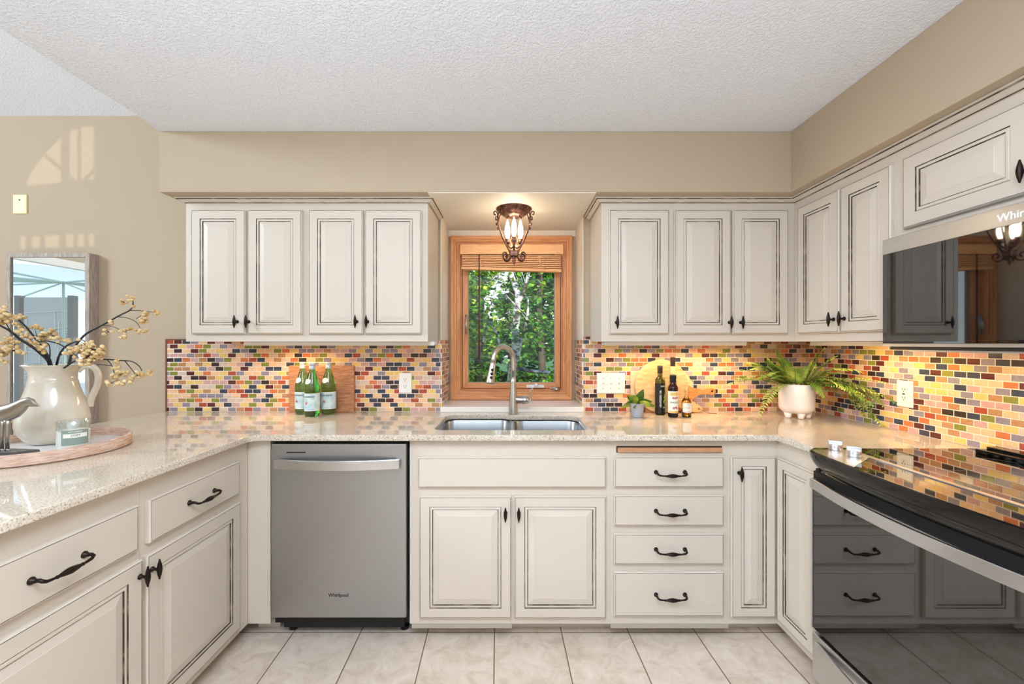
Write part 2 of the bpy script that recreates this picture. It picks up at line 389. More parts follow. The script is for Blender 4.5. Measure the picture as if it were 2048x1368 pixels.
# ------------------------------------------------------------------ the setting
m = MB(); m.box(-5.0, 1.80, -3.2, 2.9, -0.05, 0.0); struct(m.build('floor', floorm))
m = MB(); m.prism([(PX(318, YS), YS+0.4), (PX(318, YS), YS), (-1.709, 1.9275), (-1.692, 1.40), (-1.66, 0.0), (-1.62, -3.2), (1.80, -3.2), (1.80, YS+0.4)], ZC, ZC+0.04); struct(m.build('ceiling', ceilm))
m = MB(); m.add([(-5, 2.5, ZL-.008), (-1.60, 2.5, ZL-.008), (-1.60, -3.2, ZL+0.46*5.68), (-5, -3.2, ZL+0.46*5.68),
                 (-5, 2.5, ZL+.05), (-1.60, 2.5, ZL+.05), (-1.60, -3.2, ZL+0.46*5.68+.05), (-5, -3.2, ZL+0.46*5.68+.05)],
                [(0,1,2,3), (7,6,5,4), (0,4,5,1), (1,5,6,2), (2,6,7,3), (3,7,4,0)]); struct(m.build('ceiling', ceil2))
m = MB(); m.prism([(-1.695, YS), (-1.69, 1.93), (-1.675, 1.4), (-1.65, 0), (-1.60, -3.2), (-1.55, -3.2), (-1.60, 0), (-1.60, YS)], ZC+.041, 5.3)
m.box(-1.695, -1.6, YS, 2.488, ZC+.041, 2.66); struct(m.build('wall_above_kitchen', wallp))
# back wall with the recess for the kitchen window
WX0, WX1, WZ0, WZ1 = -0.345, 0.338, 0.997, 1.958
m = MB()
m.box(-5.0, -NX, 2.488, YN+.12, 0, ZL+.1); m.box(NX, 1.80, 2.488, YN+.12, 0, ZS+.32)
m.box(-NX, NX, 2.488, YN+.12, 0, 0.912)
m.box(-NX, WX0, YN, YN+.12, 0.912, ZS); m.box(WX1, NX, YN, YN+.12, 0.912, ZS)
m.box(WX0, WX1, YN, YN+.12, 0.912, WZ0); m.box(WX0, WX1, YN, YN+.12, WZ1, ZS)
m.box(-NX, NX, 2.488, YN+.12, ZS, ZS+.32)
struct(m.build('wall_back', wallp))
m = MB(); m.box(XW+.008, 1.90, -3.2, 2.9, 0, ZC+.04); struct(m.build('wall_right', wallp))
nl = mat('niche_cream_paint', (236, 226, 210), 0.6)
m = MB(); m.box(-NX, -NX+.004, 2.4805, YN, ZB1_+.0, ZS-.0005); m.box(NX-.004, NX, 2.4805, YN, ZB1_, ZS-.0005); m.box(-NX, NX, YN-.003, YN-.0005, 2.0135, ZS-.0005)
m.box(-NX+.0045, NX-.0045, YS+.002, YN-.0035, ZS-.004, ZS-.0003); struct(m.build('trim_3', nl))
# dropped soffits over the wall cabinets
m = MB(); m.box(PX(318, YS), XW+.008, YS, 2.488, ZS, ZC-.0005); m.box(XS, XW+.008, -3.2, YS, ZS, ZC-.0005); struct(m.build('trim_1', wallp, bev=0.002))
# left wall with the sliding patio door, rear walls with their windows
m = MB(); DY0, DY1, DZ = -0.55, 1.15, 2.25
m.box(-5.1, -5.0, -3.2, DY0, 0, 5.4); m.box(-5.1, -5.0, DY1, 2.9, 0, 5.4); m.box(-5.1, -5.0, DY0, DY1, DZ, 2.5); m.box(-5.1, -5.0, DY0, DY1, 3.35, 5.4); m.box(-5.1, -5.0, .62, DY1, 2.5, 3.35); struct(m.build('wall_left', wallp))
m = MB()
for y0, y1 in ((DY0, DY0+.07), (DY1-.07, DY1), (0.95, 1.02)): m.box(-5.08, -5.0, y0, y1, 0, DZ)
m.box(-5.08, -5.0, DY0, DY1, 0, .09); m.box(-5.08, -5.0, DY0, DY1, DZ-.08, DZ); d1 = struct(m.build('door_1', whitepaint))
m = MB(); m.box(-5.09, -5.0, DY0, .62, 2.5, 2.55); m.box(-5.09, -5.0, DY0, .62, 3.30, 3.35); m.box(-5.09, -5.0, DY0, DY0+.05, 2.55, 3.30); m.box(-5.09, -5.0, .57, .62, 2.55, 3.30); w4 = struct(m.build('added_window_4', whitepaint))  # clerestory frame added around the dining fill lamp
m = MB(); m.box(-5.05, -5.045, DY0+.04, .58, 2.54, 3.31); m.build('glass_pane', pane, w4)
m = MB(); m.box(-5.045, -5.04, DY0+.07, DY1-.07, .09, DZ-.08); m.build('glass_pane', pane, d1)
m = MB(); m.box(-1.60, -1.25, -2.42, -2.3, 0, ZC); m.box(1.3, 1.78, -2.42, -2.3, 0, ZC); m.box(-1.25, 1.3, -2.42, -2.3, 0, 0.7); m.box(-1.25, 1.3, -2.42, -2.3, 2.2, ZC); struct(m.build('wall_rear', wallp))
m = MB()
for x0, x1 in ((-1.25, -1.18), (-.02, .05), (1.23, 1.3)): m.box(x0, x1, -2.40, -2.32, .7, 2.2)
m.box(-1.25, 1.3, -2.40, -2.32, .7, .78); m.box(-1.25, 1.3, -2.40, -2.32, 2.12, 2.2); w2 = struct(m.build('window_2', whitepaint))
m = MB(); m.box(-1.2, 1.25, -2.365, -2.36, .75, 2.15); m.build('glass_pane', pane, w2)
m = MB(); m.box(-1.2, 2.4, -5.6, -5.4, -.25, 3.3); g = m.build('sun_blocker_wall', whitepaint); struct(g)  # unseen wall added to keep the sun out of the rear window
# dining-area rear wall: arched gable window and slatted transom that throw the sun patches on the back wall
def back_ray(px, py, wy=lambda x: -2.0):
    """sun ray through a point of the back wall, followed back to the angled rear wall"""
    p = Vector((PX(px, YW+.008), YW+.008, PZ(py, YW+.008)))
    # wall plane: Y = Y0 + k (X + 1.9)
    Y0, k = -2.0, 0.27
    t = (p.y - Y0 - k*(p.x+1.9))/(SUN.y - k*SUN.x)
    return p - SUN*t
A0 = back_ray(48, 376); B0 = back_ray(228, 358); T0 = back_ray(158, 250)
WK = 0.27; WU = Vector((1, WK, 0)).normalized()
def wpt(u, z, off=0.0):
    q = Vector((-1.9, -2.0, 0)) + WU*u + Vector((WK, -1, 0)).normalized()*off
    return (q.x, q.y, z)
def uz(p): return ((Vector((p.x, p.y, 0)) - Vector((-1.9, -2.0, 0))).dot(WU), p.z)
arch_px = [(48,376),(57,350),(72,325),(92,300),(112,280),(135,262),(158,251),(185,250),(208,256),(228,266),(232,300),(228,330),(228,358)]
strips = [(40, 52, 470, 502), (63, 81, 470, 500), (89, 119, 468, 499), (131, 148, 466, 498), (155, 169, 465, 497), (177, 193, 464, 496), (201, 214, 462, 493)]
loops = [[(-3.1, -0.1), (0.35, -0.1), (0.35, 5.4), (-3.1, 5.4)], [uz(back_ray(*p)) for p in arch_px]]
for a, b, c, d in strips: loops.append([uz(back_ray(a, d)), uz(back_ray(b, d)), uz(back_ray(b, c)), uz(back_ray(a, c))])
wl = slab(loops, -0.03, 0.03, 0.0, 'wall_rear_dining', wallp)
for v in wl.data.vertices:
    q = wpt(v.co.x, v.co.y, v.co.z); v.co = q
struct(wl)
m = MB()
def bar(p, q, wd):
    a = Vector(uz(back_ray(*p))); b = Vector(uz(back_ray(*q))); n = (b-a).normalized(); n = Vector((-n.y, n.x))*wd/2
    v = [wpt(*(a+n)), wpt(*(b+n)), wpt(*(b-n)), wpt(*(a-n)), wpt(*(a+n), .02), wpt(*(b+n), .02), wpt(*(b-n), .02), wpt(*(a-n), .02)]
    m.add(v, [(0,1,2,3), (7,6,5,4), (0,4,5,1), (1,5,6,2), (2,6,7,3), (3,7,4,0)])
bar((158, 368), (158, 246), 0.018); bar((156, 368), (80, 300), 0.016); bar((160, 368), (232, 292), 0.016); bar((130, 368), (130, 255), 0.05)
w3 = struct(m.build('window_3', whitepaint))
m = MB(); lp = [uz(back_ray(*p)) for p in arch_px]; m.add([wpt(u, z, .01) for u, z in lp], [tuple(range(len(lp)))])
lo = [uz(back_ray(*p)) for p in ((38, 504), (216, 495), (216, 458), (38, 466))]; m.add([wpt(u, z, .04) for u, z in lo], [(0, 1, 2, 3)])
m.build('glass_pane', panem('tinted_glass', (120, 118, 110), 0.04), w3)

# ------------------------------------------------------------------ tiled backsplash
ZB1 = 1.3335
m = MB(); m.box(PX(334, YW), -NX, YW, 2.4875, ZT+.0002, ZB1)
tag(m.build('tile_backsplash', mosX), 'multicoloured glass mosaic backsplash left of the window, behind the green bottles', 'backsplash', 'mosaic backsplashes')
m = MB(); m.box(NX, XW-.0005, YW, 2.4875, ZT+.0002, ZB1+.02)
tag(m.build('tile_backsplash', mosX), 'warm-lit glass mosaic backsplash right of the window, behind the round board', 'backsplash', 'mosaic backsplashes')
m = MB(); m.box(XW, XW+.0075, -0.4, YW, ZT+.0002, ZB1+.02)
tag(m.build('tile_backsplash', mosY), 'glass mosaic backsplash on the right wall above the range', 'backsplash', 'mosaic backsplashes')
for sgn, lb in ((-1, 'narrow glass mosaic return on the left side of the window recess'), (1, 'narrow glass mosaic return on the right side of the window recess')):
    m = MB(); a, b = sorted((sgn*NX, sgn*(NX-.008))); m.box(a, b, YW, YN, .9447, ZB1)
    tag(m.build('tile_backsplash', mosY), lb, 'backsplash', 'mosaic backsplashes')
m = MB(); m.box(PX(331, YW), PX(334, YW), YW-.002, 2.488, ZT+.0002, ZB1+.006); m.box(PX(334, YW), -1.672, YW-.002, 2.488, ZB1, ZB1+.006)
struct(m.build('trim_2', mat('bronze_edge_trim', (130, 88, 76), 0.4, 0.5)))

# ------------------------------------------------------------------ kitchen window
CXW = (-0.3997+0.3925)/2
def frame_boxes(m, x0, x1, z0, z1, wd, y0, y1, mv=0, mh=1):
    n = [(x0, z0), (x1, z0), (x1, z1), (x0, z1)]; i = [(x0+wd, z0+wd), (x1-wd, z0+wd), (x1-wd, z1-wd), (x0+wd, z1-wd)]
    for k in range(4):
        k2 = (k+1) % 4; q = [n[k], n[k2], i[k2], i[k]]
        v = [(a, y0, b) for a, b in q]+[(a, y1, b) for a, b in q]
        m.add(v, [(3,2,1,0), (4,5,6,7), (0,1,5,4), (1,2,6,5), (2,3,7,6), (3,0,4,7)], mh if k % 2 == 0 else mv)
m = MB(); X0, X1, Z0, Z1 = -0.3997, 0.3925, 0.9455, 2.0128
frame_boxes(m, X0, X1, Z0, Z1, 0.040, YN-.022, YN); frame_boxes(m, X0+.005, X1-.005, Z0+.005, Z1-.005, 0.018, YN-.027, YN-.022)
frame_boxes(m, X0+.040, X1-.040, Z0+.040, Z1-.040, 0.014, YN-.014, YN+.02)
m_ = m.build('window_1', [oakv, oakh], bev=0.0015); struct(m_); win = m_
m = MB(); frame_boxes(m, X0+.0545, X1-.0545, Z0+.0545, Z1-.0545, 0.008, YN-.01, YN+.11)
frame_boxes(m, X0+.0625, X1-.0625, Z0+.0625, Z1-.0625, 0.006, YN+.02, YN+.11); m.build('window_jamb', [oakv, oakh], win, bev=0.001)
m = MB(); frame_boxes(m, X0+.073, X1-.073, Z0+.072, Z1-.072, 0.036, YN+.035, YN+.07); m.build('window_sash', [oakv, oakh], win, bev=0.002)
m = MB(); frame_boxes(m, X0+.107, X1-.107, Z0+.106, Z1-.106, 0.005, YN+.045, YN+.058); m.build('glazing_bead', [mat('grey_bead', (150, 146, 140), 0.5)]*2, win)
m = MB(); m.box(X0+.10, X1-.10, YN+.049, YN+.053, Z0+.10, Z1-.10); m.build('glass_pane', pane, win)
# latch and crank
m = MB(); xl = PX(932, YN); m.box(xl-.004, xl+.004, YN-.02, YN+.01, PZ(668, YN), PZ(630, YN)); m.tube([(xl+.004, YN-.02, PZ(630, YN)), (xl+.004, YN-.035, PZ(650, YN)), (xl+.004, YN-.03, PZ(664, YN))], .004)
m.build('window_latch', nickel, win, smooth=True)
m = MB(); xa, xb = PX(1053, YN), PX(1088, YN); zc = PZ(773, YN)
m.box(xa, xb, YN-.005, YN+.02, zc-.008, zc+.010); m.ball((PX(1072, YN), YN-.02, zc+.012), .012, 10); m.build('sash_lock', white, win, bev=.002)
m = MB(); xc = PX(1112, YN); zc = PZ(778, YN)
m.lathe([(.022, 0), (.022, .006), (.012, .018), (0.001, .02)], 16, (xc, YN-.02, zc-.002)); m.tube([(xc+.018, YN-.02, zc+.01), (xc-.01, YN-.035, zc+.014), (xc-.035, YN-.03, zc+.008)], .0045, 8); m.ball((xc-.038, YN-.03, zc+.01), .008)
m.build('window_crank', nickel, win, smooth=True)
# stone sill in front of the window
m = MB(); m.box(-NX+.001, NX-.001, 2.462, YN, ZT+.0003, .9445)
tag(m.build('window_sill', mat('pale_stone_sill', (238, 232, 224), 0.15), bev=.002), 'pale stone ledge under the kitchen window, behind the faucet', 'window sill')
# wooden blind
bl = thing('window_blind', 'honey-coloured wooden blind raised at the top of the kitchen window', 'blind', (CXW, YN-.05, 1.80))
m = MB(); m.box(-.326, .330, -.035, -.02, .080, .143); m.box(-.326, -.316, -.02, .03, .080, .143); m.box(.320, .330, -.02, .03, .080, .143); m.build('valance', blindw, bl, bev=.003)
m = MB()
for k in range(8):
    z = .068 - k*.0100; tl = -.0012*k
    v = [(-.315, -.022, z-tl*0), (.315, -.022, z+tl*2), (.315, .022, z+tl*2), (-.315, .022, z)]
    m.add(v+[(a, b, c+.0062) for a, b, c in v], [(3,2,1,0), (4,5,6,7), (0,1,5,4), (1,2,6,5), (2,3,7,6), (3,0,4,7)])
m.build('slat_stack', blindw, bl)
m = MB(); v = [(-.317, -.025, -.013), (.317, -.025, -.032), (.317, .025, -.032), (-.317, .025, -.013)]
m.add(v+[(a, b, c+.016) for a, b, c in v], [(3,2,1,0), (4,5,6,7), (0,1,5,4), (1,2,6,5), (2,3,7,6), (3,0,4,7)]); m.build('bottom_rail', blindw, bl, bev=.002)
m = MB(); m.tube([(-.205, -.03, .085), (-.205, -.031, -.02)], .0032, 8); m.tube([(-.205, -.031, -.02), (-.205, -.032, -.59)], .0045, 8); m.build('tilt_wand', wandm, bl, smooth=True)
for x in (-.19, .18):
    m = MB()
    for k in range(9): m.tube([(x+random.uniform(-.018, .018), -.024, .075), (x+random.uniform(-.02, .02), -.028, random.uniform(.0, .05)), (x+random.uniform(-.02, .02), -.025, .03)], .001, 4)
    m.tube([(x+.022, -.026, .08), (x+.022, -.027, -.02)], .0014, 5); m.build('lift_cord', blindw, bl)

# ------------------------------------------------------------------ cabinet parts
def nest(m, w_, h_, prof):
    """nested rectangles: prof = (inset, outward, material of the strip to the next)"""
    vs_ = []; fs = []; ms = []
    for (i, y, _) in prof: vs_ += [(i, -y, i), (w_-i, -y, i), (w_-i, -y, h_-i), (i, -y, h_-i)]
    for k in range(len(prof)-1):
        for j in range(4):
            j2 = (j+1) % 4; fs.append((k*4+j, k*4+j2, k*4+4+j2, k*4+4+j)); ms.append(prof[k][2])
    n = len(prof)-1; fs.append((n*4, n*4+1, n*4+2, n*4+3)); ms.append(0); fs.append((3, 2, 1, 0)); ms.append(0)
    m.add(vs_, fs, ms)
def panel_door(w_, h_, s=.045):
    m = MB()
    nest(m, w_, h_, [(0, 0.0005, 0), (0, .013, 0), (.0035, .018, 0), (.0044, .018, 1), (.0052, .0170, 1), (.0060, .018, 0), (s, .018, 1), (s+.0014, .0150, 1), (s+.0026, .0152, 0), (s+.006, .0168, 0), (s+.0125, .0168, 1),
                     (s+.0140, .0135, 1), (s+.0158, .0135, 0), (s+.018, .0138, 0), (s+.040, .0178, 0), (s+.0415, .0186, 0)])
    return m
def drawer_front(w_, h_):
    m = MB(); nest(m, w_, h_, [(0, 0.0005, 0), (0, .013, 0), (.0035, .018, 0), (.0044, .018, 1), (.0052, .0170, 1), (.0060, .018, 0), (.012, .0182, 0)]); return m
def knob_mesh():
    m = MB(); m.lathe([(.0085, 0), (.0085, .003), (.005, .006), (.0045, .014), (.006, .018), (.006, .021)], 14, axis='Y')
    m.v = [(x, -y, z) for x, y, z in m.v]
    prof = [(.0005, -.033), (.0022, -.031), (.0030, -.026), (.0056, -.015), (.0072, -.004), (.0072, .004), (.0056, .015), (.0030, .026), (.0022, .031), (.0005, .033)]
    m.lathe(prof, 30, (0, -.025, 0), ribs=10, ramp=.09); return m.mesh('door_knob', bronze, True)
def pull_mesh():
    m = MB(); L2 = .0635
    for s_ in (-1, 1):
        m2 = MB(); m2.lathe([(.0095, 0), (.0095, .003), (.006, .005), (.005, .014)], 14, axis='Y'); m.add([(x+s_*L2, -y, z) for x, y, z in m2.v], m2.f)
        m.tube([(s_*L2, -.010, 0), (s_*L2, -.020, .001), (s_*(L2-.001), -.027, -.002), (s_*(L2-.008), -.029, -.006), (s_*(L2-.020), -.029, -.008), (s_*.030, -.0295, -.0085)], [.005, .0048, .0046, .0042, .0036, .0034], 8)
        m.ball((s_*.031, -.0295, -.0085), .0050, 8)
    prof = [(.003, -.031), (.0040, -.026), (.0066, -.015), (.0088, 0), (.0066, .015), (.0040, .026), (.003, .031)]
    m3 = MB(); m3.lathe(prof, 24, ribs=8, ramp=.08, axis='X'); m.add([(x, y-.0295, z-.0085) for x, y, z in m3.v], m3.f)
    return m.mesh('drawer_pull', bronze, True)
KN = knob_mesh(); PU = pull_mesh()
pm = [paint, glaze]
def add_door(cab, x0, x1, z0, z1, knob=None, s=.045, yo=0.0):
    d = panel_door(x1-x0, z1-z0, s).build('door', pm, cab, (x0, yo, z0))
    if knob: inst(KN, 'door_knob', d, (knob[0]-x0, -.018, knob[1]-z0))
    return d
def add_drawer(cab, x0, x1, z0, z1, pull=None, name='drawer'):
    d = drawer_front(x1-x0, z1-z0).build(name, pm, cab, (x0, 0, z0))
    if pull: inst(PU, 'drawer_pull', d, (pull[0]-x0, -.0182, pull[1]-z0))
    return d
def lx(px, d, ox): return PX(px, d)-ox
UB, UT = 1.323, ZS-.0008
DZ0, DZ1 = 1.361, 1.9935
# --- wall cabinets left of the window
for (a, b, drs, lb) in ((372, 609.7, ((381, 489.6, 474), (493.7, 603.3, 497)), 'cream two-door wall cabinet at the far left, above the rectangular board'),
                        (609.7, 856, ((616.2, 725.6, 713.3), (728.8, 842.6, 735)), 'cream two-door wall cabinet directly left of the kitchen window')):
    ox = PX(a, UF); W = PX(b, UF)-ox
    t = thing('wall_cabinet', lb, 'cabinet', (ox, UF, 0), 0, 'wall cabinets')
    m = MB(); m.box(0, W-.0004, 0, 2.4795-UF, UB, UT); m.build('body', paint, t)
    for p, q, k in drs: add_door(t, lx(p, UD, ox), lx(q, UD, ox), DZ0, DZ1, (lx(k, UD, ox), PZ(643.5, UD)))
# --- wall cabinets right of the window
for (a, b, drs, lb) in ((1202.6, 1345.5, ((1219, 1339, 1233),), 'cream single-door wall cabinet directly right of the kitchen window'),
                        (1345.5, 1589, ((1350, 1463, 1459), (1466.3, 1577.8, 1481.5)), 'cream two-door wall cabinet on the back wall beside the corner')):
    ox = PX(a, UF); W = PX(b, UF)-ox
    t = thing('wall_cabinet', lb, 'cabinet', (ox, UF, 0), 0, 'wall cabinets')
    m = MB(); m.box(0, W-.0006, 0, 2.4795-UF, UB, UT); m.build('body', paint, t)
    for p, q, k in drs: add_door(t, lx(p, UD, ox), lx(q, UD, ox), DZ0, DZ1, (lx(k, UD, ox), PZ(645, UD)))
# --- right run (local x runs towards the camera)
RX = 1.449
t = thing('wall_cabinet', 'cream two-door wall cabinet on the right wall, between corner and microwave', 'cabinet', (RX, UF, 0), -PI/2, 'wall cabinets')
m = MB(); m.box(-.304, UF-1.5965, 0, XW-RX-.001, UB, UT); m.build('body', paint, t)
add_door(t, UF-2.128, UF-1.860, DZ0, DZ1-.003, (UF-1.885, 1.42)); add_door(t, UF-1.849, UF-1.606, DZ0, DZ1-.003, (UF-1.825, 1.42))
t = thing('wall_cabinet', 'short cream wall cabinet directly above the microwave', 'cabinet', (RX, 1.596, 0), -PI/2, 'wall cabinets')
m = MB(); m.box(0, .80, 0, XW-RX-.001, 1.697, UT); m.build('body', paint, t)
add_door(t, .040, .428, 1.731, 1.990, (.4215, 1.79), .05); add_door(t, .434, .79, 1.731, 1.990, (.446, 1.79), .05)
t = thing('wall_cabinet', 'cream wall cabinet on the right wall past the microwave, out at the frame edge', 'cabinet', (RX, .795, 0), -PI/2, 'wall cabinets')
m = MB(); m.box(0, .8, 0, XW-RX-.001, UB, UT); m.build('body', paint, t); add_door(t, .02, .39, DZ0, DZ1-.003, (.36, 1.42)); add_door(t, .40, .78, DZ0, DZ1-.003, (.42, 1.42))
# --- crown mouldings
cp = [(-.002, 2.034), (.002, 2.031), (.005, 2.031), (.006, 2.0345), (.010, 2.036), (.018, 2.041), (.026, 2.0455), (.0275, 2.0455), (.030, 2.049), (.034, 2.050), (.035, 2.0548), (-.002, 2.0548)]
cm = [0, 0, 1, 0, 0, 0, 1, 1, 0, 0, 0]
m = MB(); m.sweep([(-1.672, 2.479), (-1.672, UF), (-.4311, UF), (-.4311, 2.479)], [(o, z) for o, z in cp], cm)
tag(m.build('crown_molding', pm), 'cream crown molding along the top of the wall cabinets left of the window', 'crown molding', 'crown moldings')
m = MB(); m.sweep([(PX(1202.6, UF), 2.479), (PX(1202.6, UF), UF), (RX, UF), (RX, 0.0)], cp, cm)
tag(m.build('crown_molding', pm), 'cream crown molding topping the wall cabinets right of the window and above the microwave', 'crown molding', 'crown moldings')
# --- base cabinets, back run
def toe(m, x0, x1, dep, y0=.079): m.box(x0, x1, y0, dep, 0.0005, .0673)
def zb(py): return PZ(py, DD)
ox = PX(819.5, DF); xe = PX(1221, DF)
t = thing('base_cabinet', 'cream sink base cabinet with false drawer front and two doors under the window', 'cabinet', (ox, DF, 0), 0, 'base cabinets')
m = MB(); m.box(0, xe-ox-.0004, 0, .04, .0673, ZTB-.0005); m.box(0, .018, .04, YW-DF+.006, .0673, ZTB-.0005); m.box(xe-ox-.0184, xe-ox-.0004, .04, YW-DF+.006, .0673, ZTB-.0005); m.box(.018, xe-ox-.0184, .04, YW-DF+.006, .0673, .09); toe(m, 0, xe-ox-.0004, YW-DF); m.build('body', paint, t)
add_drawer(t, lx(835.3, DD, ox), lx(1213, DD, ox), zb(976.3), zb(915.5), None, 'false_drawer_front')
add_door(t, lx(838.2, DD, ox), lx(1023, DD, ox), zb(1238.3), zb(993.7), (lx(1011, DD, ox), zb(1026)))
add_door(t, lx(1028.5, DD, ox), lx(1213, DD, ox), zb(1238.3), zb(993.7), (lx(1037.5, DD, ox), zb(1026)))
m = MB(); m.box(.01, .455, -.004, .0785, .050, .0668); m.build('toe_board', mat('chipped_toe_board', (176, 168, 154), 0.7), t)
m = MB(); m.box(.47, .80, .070, .0785, .045, .0668); m.build('bare_wood_strip', mat('bare_brown_wood', (98, 66, 44), 0.7), t)
o2 = xe; xe2 = PX(1456, DF)
t = thing('base_cabinet', 'cream base cabinet with four drawers and a pull-out board, right of the sink', 'cabinet', (o2, DF, 0), 0, 'base cabinets')
m = MB(); m.box(0, xe2-o2-.0004, 0, YW-DF+.006, .0673, ZTB-.0005); toe(m, 0, xe2-o2-.0004, YW-DF); m.build('body', paint, t)
for za, zz in ((975.5, 913.7), (1052.7, 991.2), (1129.8, 1068.3), (1234.3, 1144.7)):
    add_drawer(t, lx(1229, DD, o2), lx(1449, DD, o2), zb(za), zb(zz), (lx(1341, DD, o2), (zb(za)+zb(zz))/2))
m = MB(); m.box(lx(1232.5, DF, o2), lx(1443.5, DF, o2), -.0008, .01, PZ(905, DF), PZ(892, DF)); m.build('board_slot', mat('slot_shadow_gap', (60, 44, 34), 0.8), t)
m = MB(); m.box(lx(1234.5, DF, o2), lx(1442.5, DF, o2), -.014, -.0012, PZ(903.5, DF), PZ(894.5, DF)); m.build('pull_out_board', rawwood, t, bev=.003)
m = MB(); m.box(0, xe2-o2, -.004, .0785, .050, .0668); m.build('toe_board', bpy.data.materials['chipped_toe_board'], t)
# corner cabinet with a folding pair of doors
BX = 1.18; ox3 = xe2
t = thing('corner_base_cabinet', 'cream corner base cabinet with two narrow doors meeting at the inner corner', 'cabinet', (ox3, DF, 0), 0, 'base cabinets')
m = MB(); m.box(0, XW-ox3-.001, 0, YW-DF+.006, .0673, ZTB-.0005); m.box(BX-ox3, XW-ox3-.001, 1.587-DF, 0, .0673, ZTB-.0005); toe(m, 0, BX-ox3+.08, YW-DF)
m.box(BX-ox3+.079, XW-ox3-.001, 1.587-DF, .08, .0005, .0673); m.build('body', paint, t)
add_door(t, lx(1463.8, DD, ox3), lx(1553, DD, ox3), zb(1236.4), zb(914), (lx(1478.5, DD, ox3), zb(946)), .042)
d = panel_door(1.863-1.628, zb(914)-zb(1238), .042).build('door', pm, t, (BX-ox3, 1.863-DF, zb(1238)), -PI/2)
# --- filler between the two runs
LXF = -1.175
m = MB(); m.box(LXF+.0003, PX(541, DF), DF, DF+.02, .0673, ZTB-.0005); m.box(LXF+.0003, PX(541, DF)+.0, DF+.079, DF+.095, 0.0005, .0673); m.box(PX(541, DF)-.02, PX(541, DF)-.0005, DF+.02, YW, .0673, ZTB-.0005)
tag(m.build('filler_panel', paint), 'cream vertical filler panel between the corner and the dishwasher', 'cabinet panel')
# --- left run (local x runs away from the camera)
for (y0, y1, dr, do, kn, pl, lb) in ((1.338, 1.8845, (1.356, 1.805), (1.346, 1.81), 1.362, 1.583, 'cream base cabinet with one drawer and one door, next to the corner beside the dishwasher'),
                        (.80, 1.3375, (.84, 1.316), (.83, 1.330), 1.318, 1.083, 'cream base cabinet with one drawer and one door, nearest at the lower left')):
    t = thing('base_cabinet', lb, 'cabinet', (LXF, y0, 0), PI/2, 'base cabinets')
    m = MB(); yy = y1 if y1 < 1.5 else DF+.09; m.box(0, y1-y0-.0004, 0, .78, .0673, ZTB-.0005); m.box(0, y1-y0-.0004, .079, .78, .0005, .0673)
    if y1 > 1.5: m.box(y1-y0, 2.47-y0, .022, .78, .0673, ZTB-.0005)
    m.build('body', paint, t)
    add_drawer(t, dr[0]-y0, dr[1]-y0, .673, .8125, (pl-y0, .742))
    add_door(t, do[0]-y0, do[1]-y0, .100, .637, (kn-y0, .588), .05)
t = thing('base_cabinet', 'cream base cabinet of the peninsula below and behind the camera', 'cabinet', (LXF, .25, 0), PI/2, 'base cabinets')
m = MB(); m.box(0, .549, 0, .78, .0673, ZTB-.0005); m.box(0, .549, .079, .78, .0005, .0673); m.build('body', paint, t)
add_drawer(t, .02, .53, .673, .8125, (.27, .742)); add_door(t, .02, .53, .100, .637, (.50, .588), .05)

# ------------------------------------------------------------------ countertop with sink cut-out
SX0, SX1, SY0, SY1 = -.362, .356, 1.956, 2.383
hole = []
hole += arcpts(SX1-.06, SY0+.05, .05, -PI/2, 0, 6)[:]; hole[0] = (SX1-.11, SY0)
hole = [(SX0+.05, SY0)]+[(SX1-.05, SY0)]+arcpts(SX1-.04, SY0+.04, .04, -PI/2, 0, 6)+arcpts(SX1-.07, SY1-.028-.07, .07, 0, PI/2, 8)
hole += [(.06, SY1-.028), (.035, SY1-.030), (.0, SY1-.030), (-.03, SY1-.020), (-.055, SY1)]+arcpts(SX0+.07, SY1-.07, .07, PI/2, PI, 8)+arcpts(SX0+.04, SY0+.04, .04, PI, 1.5*PI, 6)
outer = [(XW-.001, YW-.0005), (-2.021, YW-.0005), (-2.04, 2.48), (-2.083, 2.10), (-2.12, 1.6), (-2.18, 0.2), (-1.137, 0.2), (-1.137, 1.80)] + arcpts(-1.092, 1.80, .045, PI, PI/2, 5)[1:] + [(1.155, 1.845), (1.155, 1.588), (XW-.001, 1.588)]
ct = slab([outer, hole], ZTB, ZT, .004, 'countertop', quartz)
tag(ct, 'beige speckled quartz countertop wrapping round the kitchen in a U', 'countertop')
# undermount double sink
sk = thing('kitchen_sink', 'stainless steel double-bowl sink set under the quartz countertop', 'sink', (0, 2.17, ZTB-.2))
def bowl(x0, x1, y0, y1, dp=.19):
    m = MB(); rows = []
    for (ins, z, r) in ((-.012, -.0015, .05), (0, -.0015, .05), (.004, -.01, .05), (.008, -.10, .05), (.014, -dp+.02, .05), (.034, -dp, .04)):
        rows.append([(p[0], p[1], z) for p in rrect(x0+ins, x1-ins, y0+ins, y1-ins, max(.01, r))])
    n = len(rows[0]); v = [p for r in rows for p in r]; f = []
    for j in range(len(rows)-1):
        for i in range(n): i2 = (i+1) % n; f.append((j*n+i, j*n+i2, (j+1)*n+i2, (j+1)*n+i))
    f.append(tuple((len(rows)-1)*n+i for i in range(n))); m.add([(a, b-2.17, c+.2) for a, b, c in v], f); return m
sinksteel = mat('sink_stainless', (160, 162, 165), 0.34, 1.0)
bowl(SX0-.006, -.012, SY0-.006, SY1+.006).build('left_bowl', sinksteel, sk, smooth=True)
bowl(.012, SX1+.006, SY0-.006, SY1-.02).build('right_bowl', sinksteel, sk, smooth=True)
for x, y in ((-.19, 2.2), (.19, 2.18)):
    m = MB(); m.lathe([(.001, .0115), (.03, .0115), (.043, .014), (.043, .0102)], 20, (x, y-2.17, 0)); m.build('drain', chrome, sk, smooth=True)
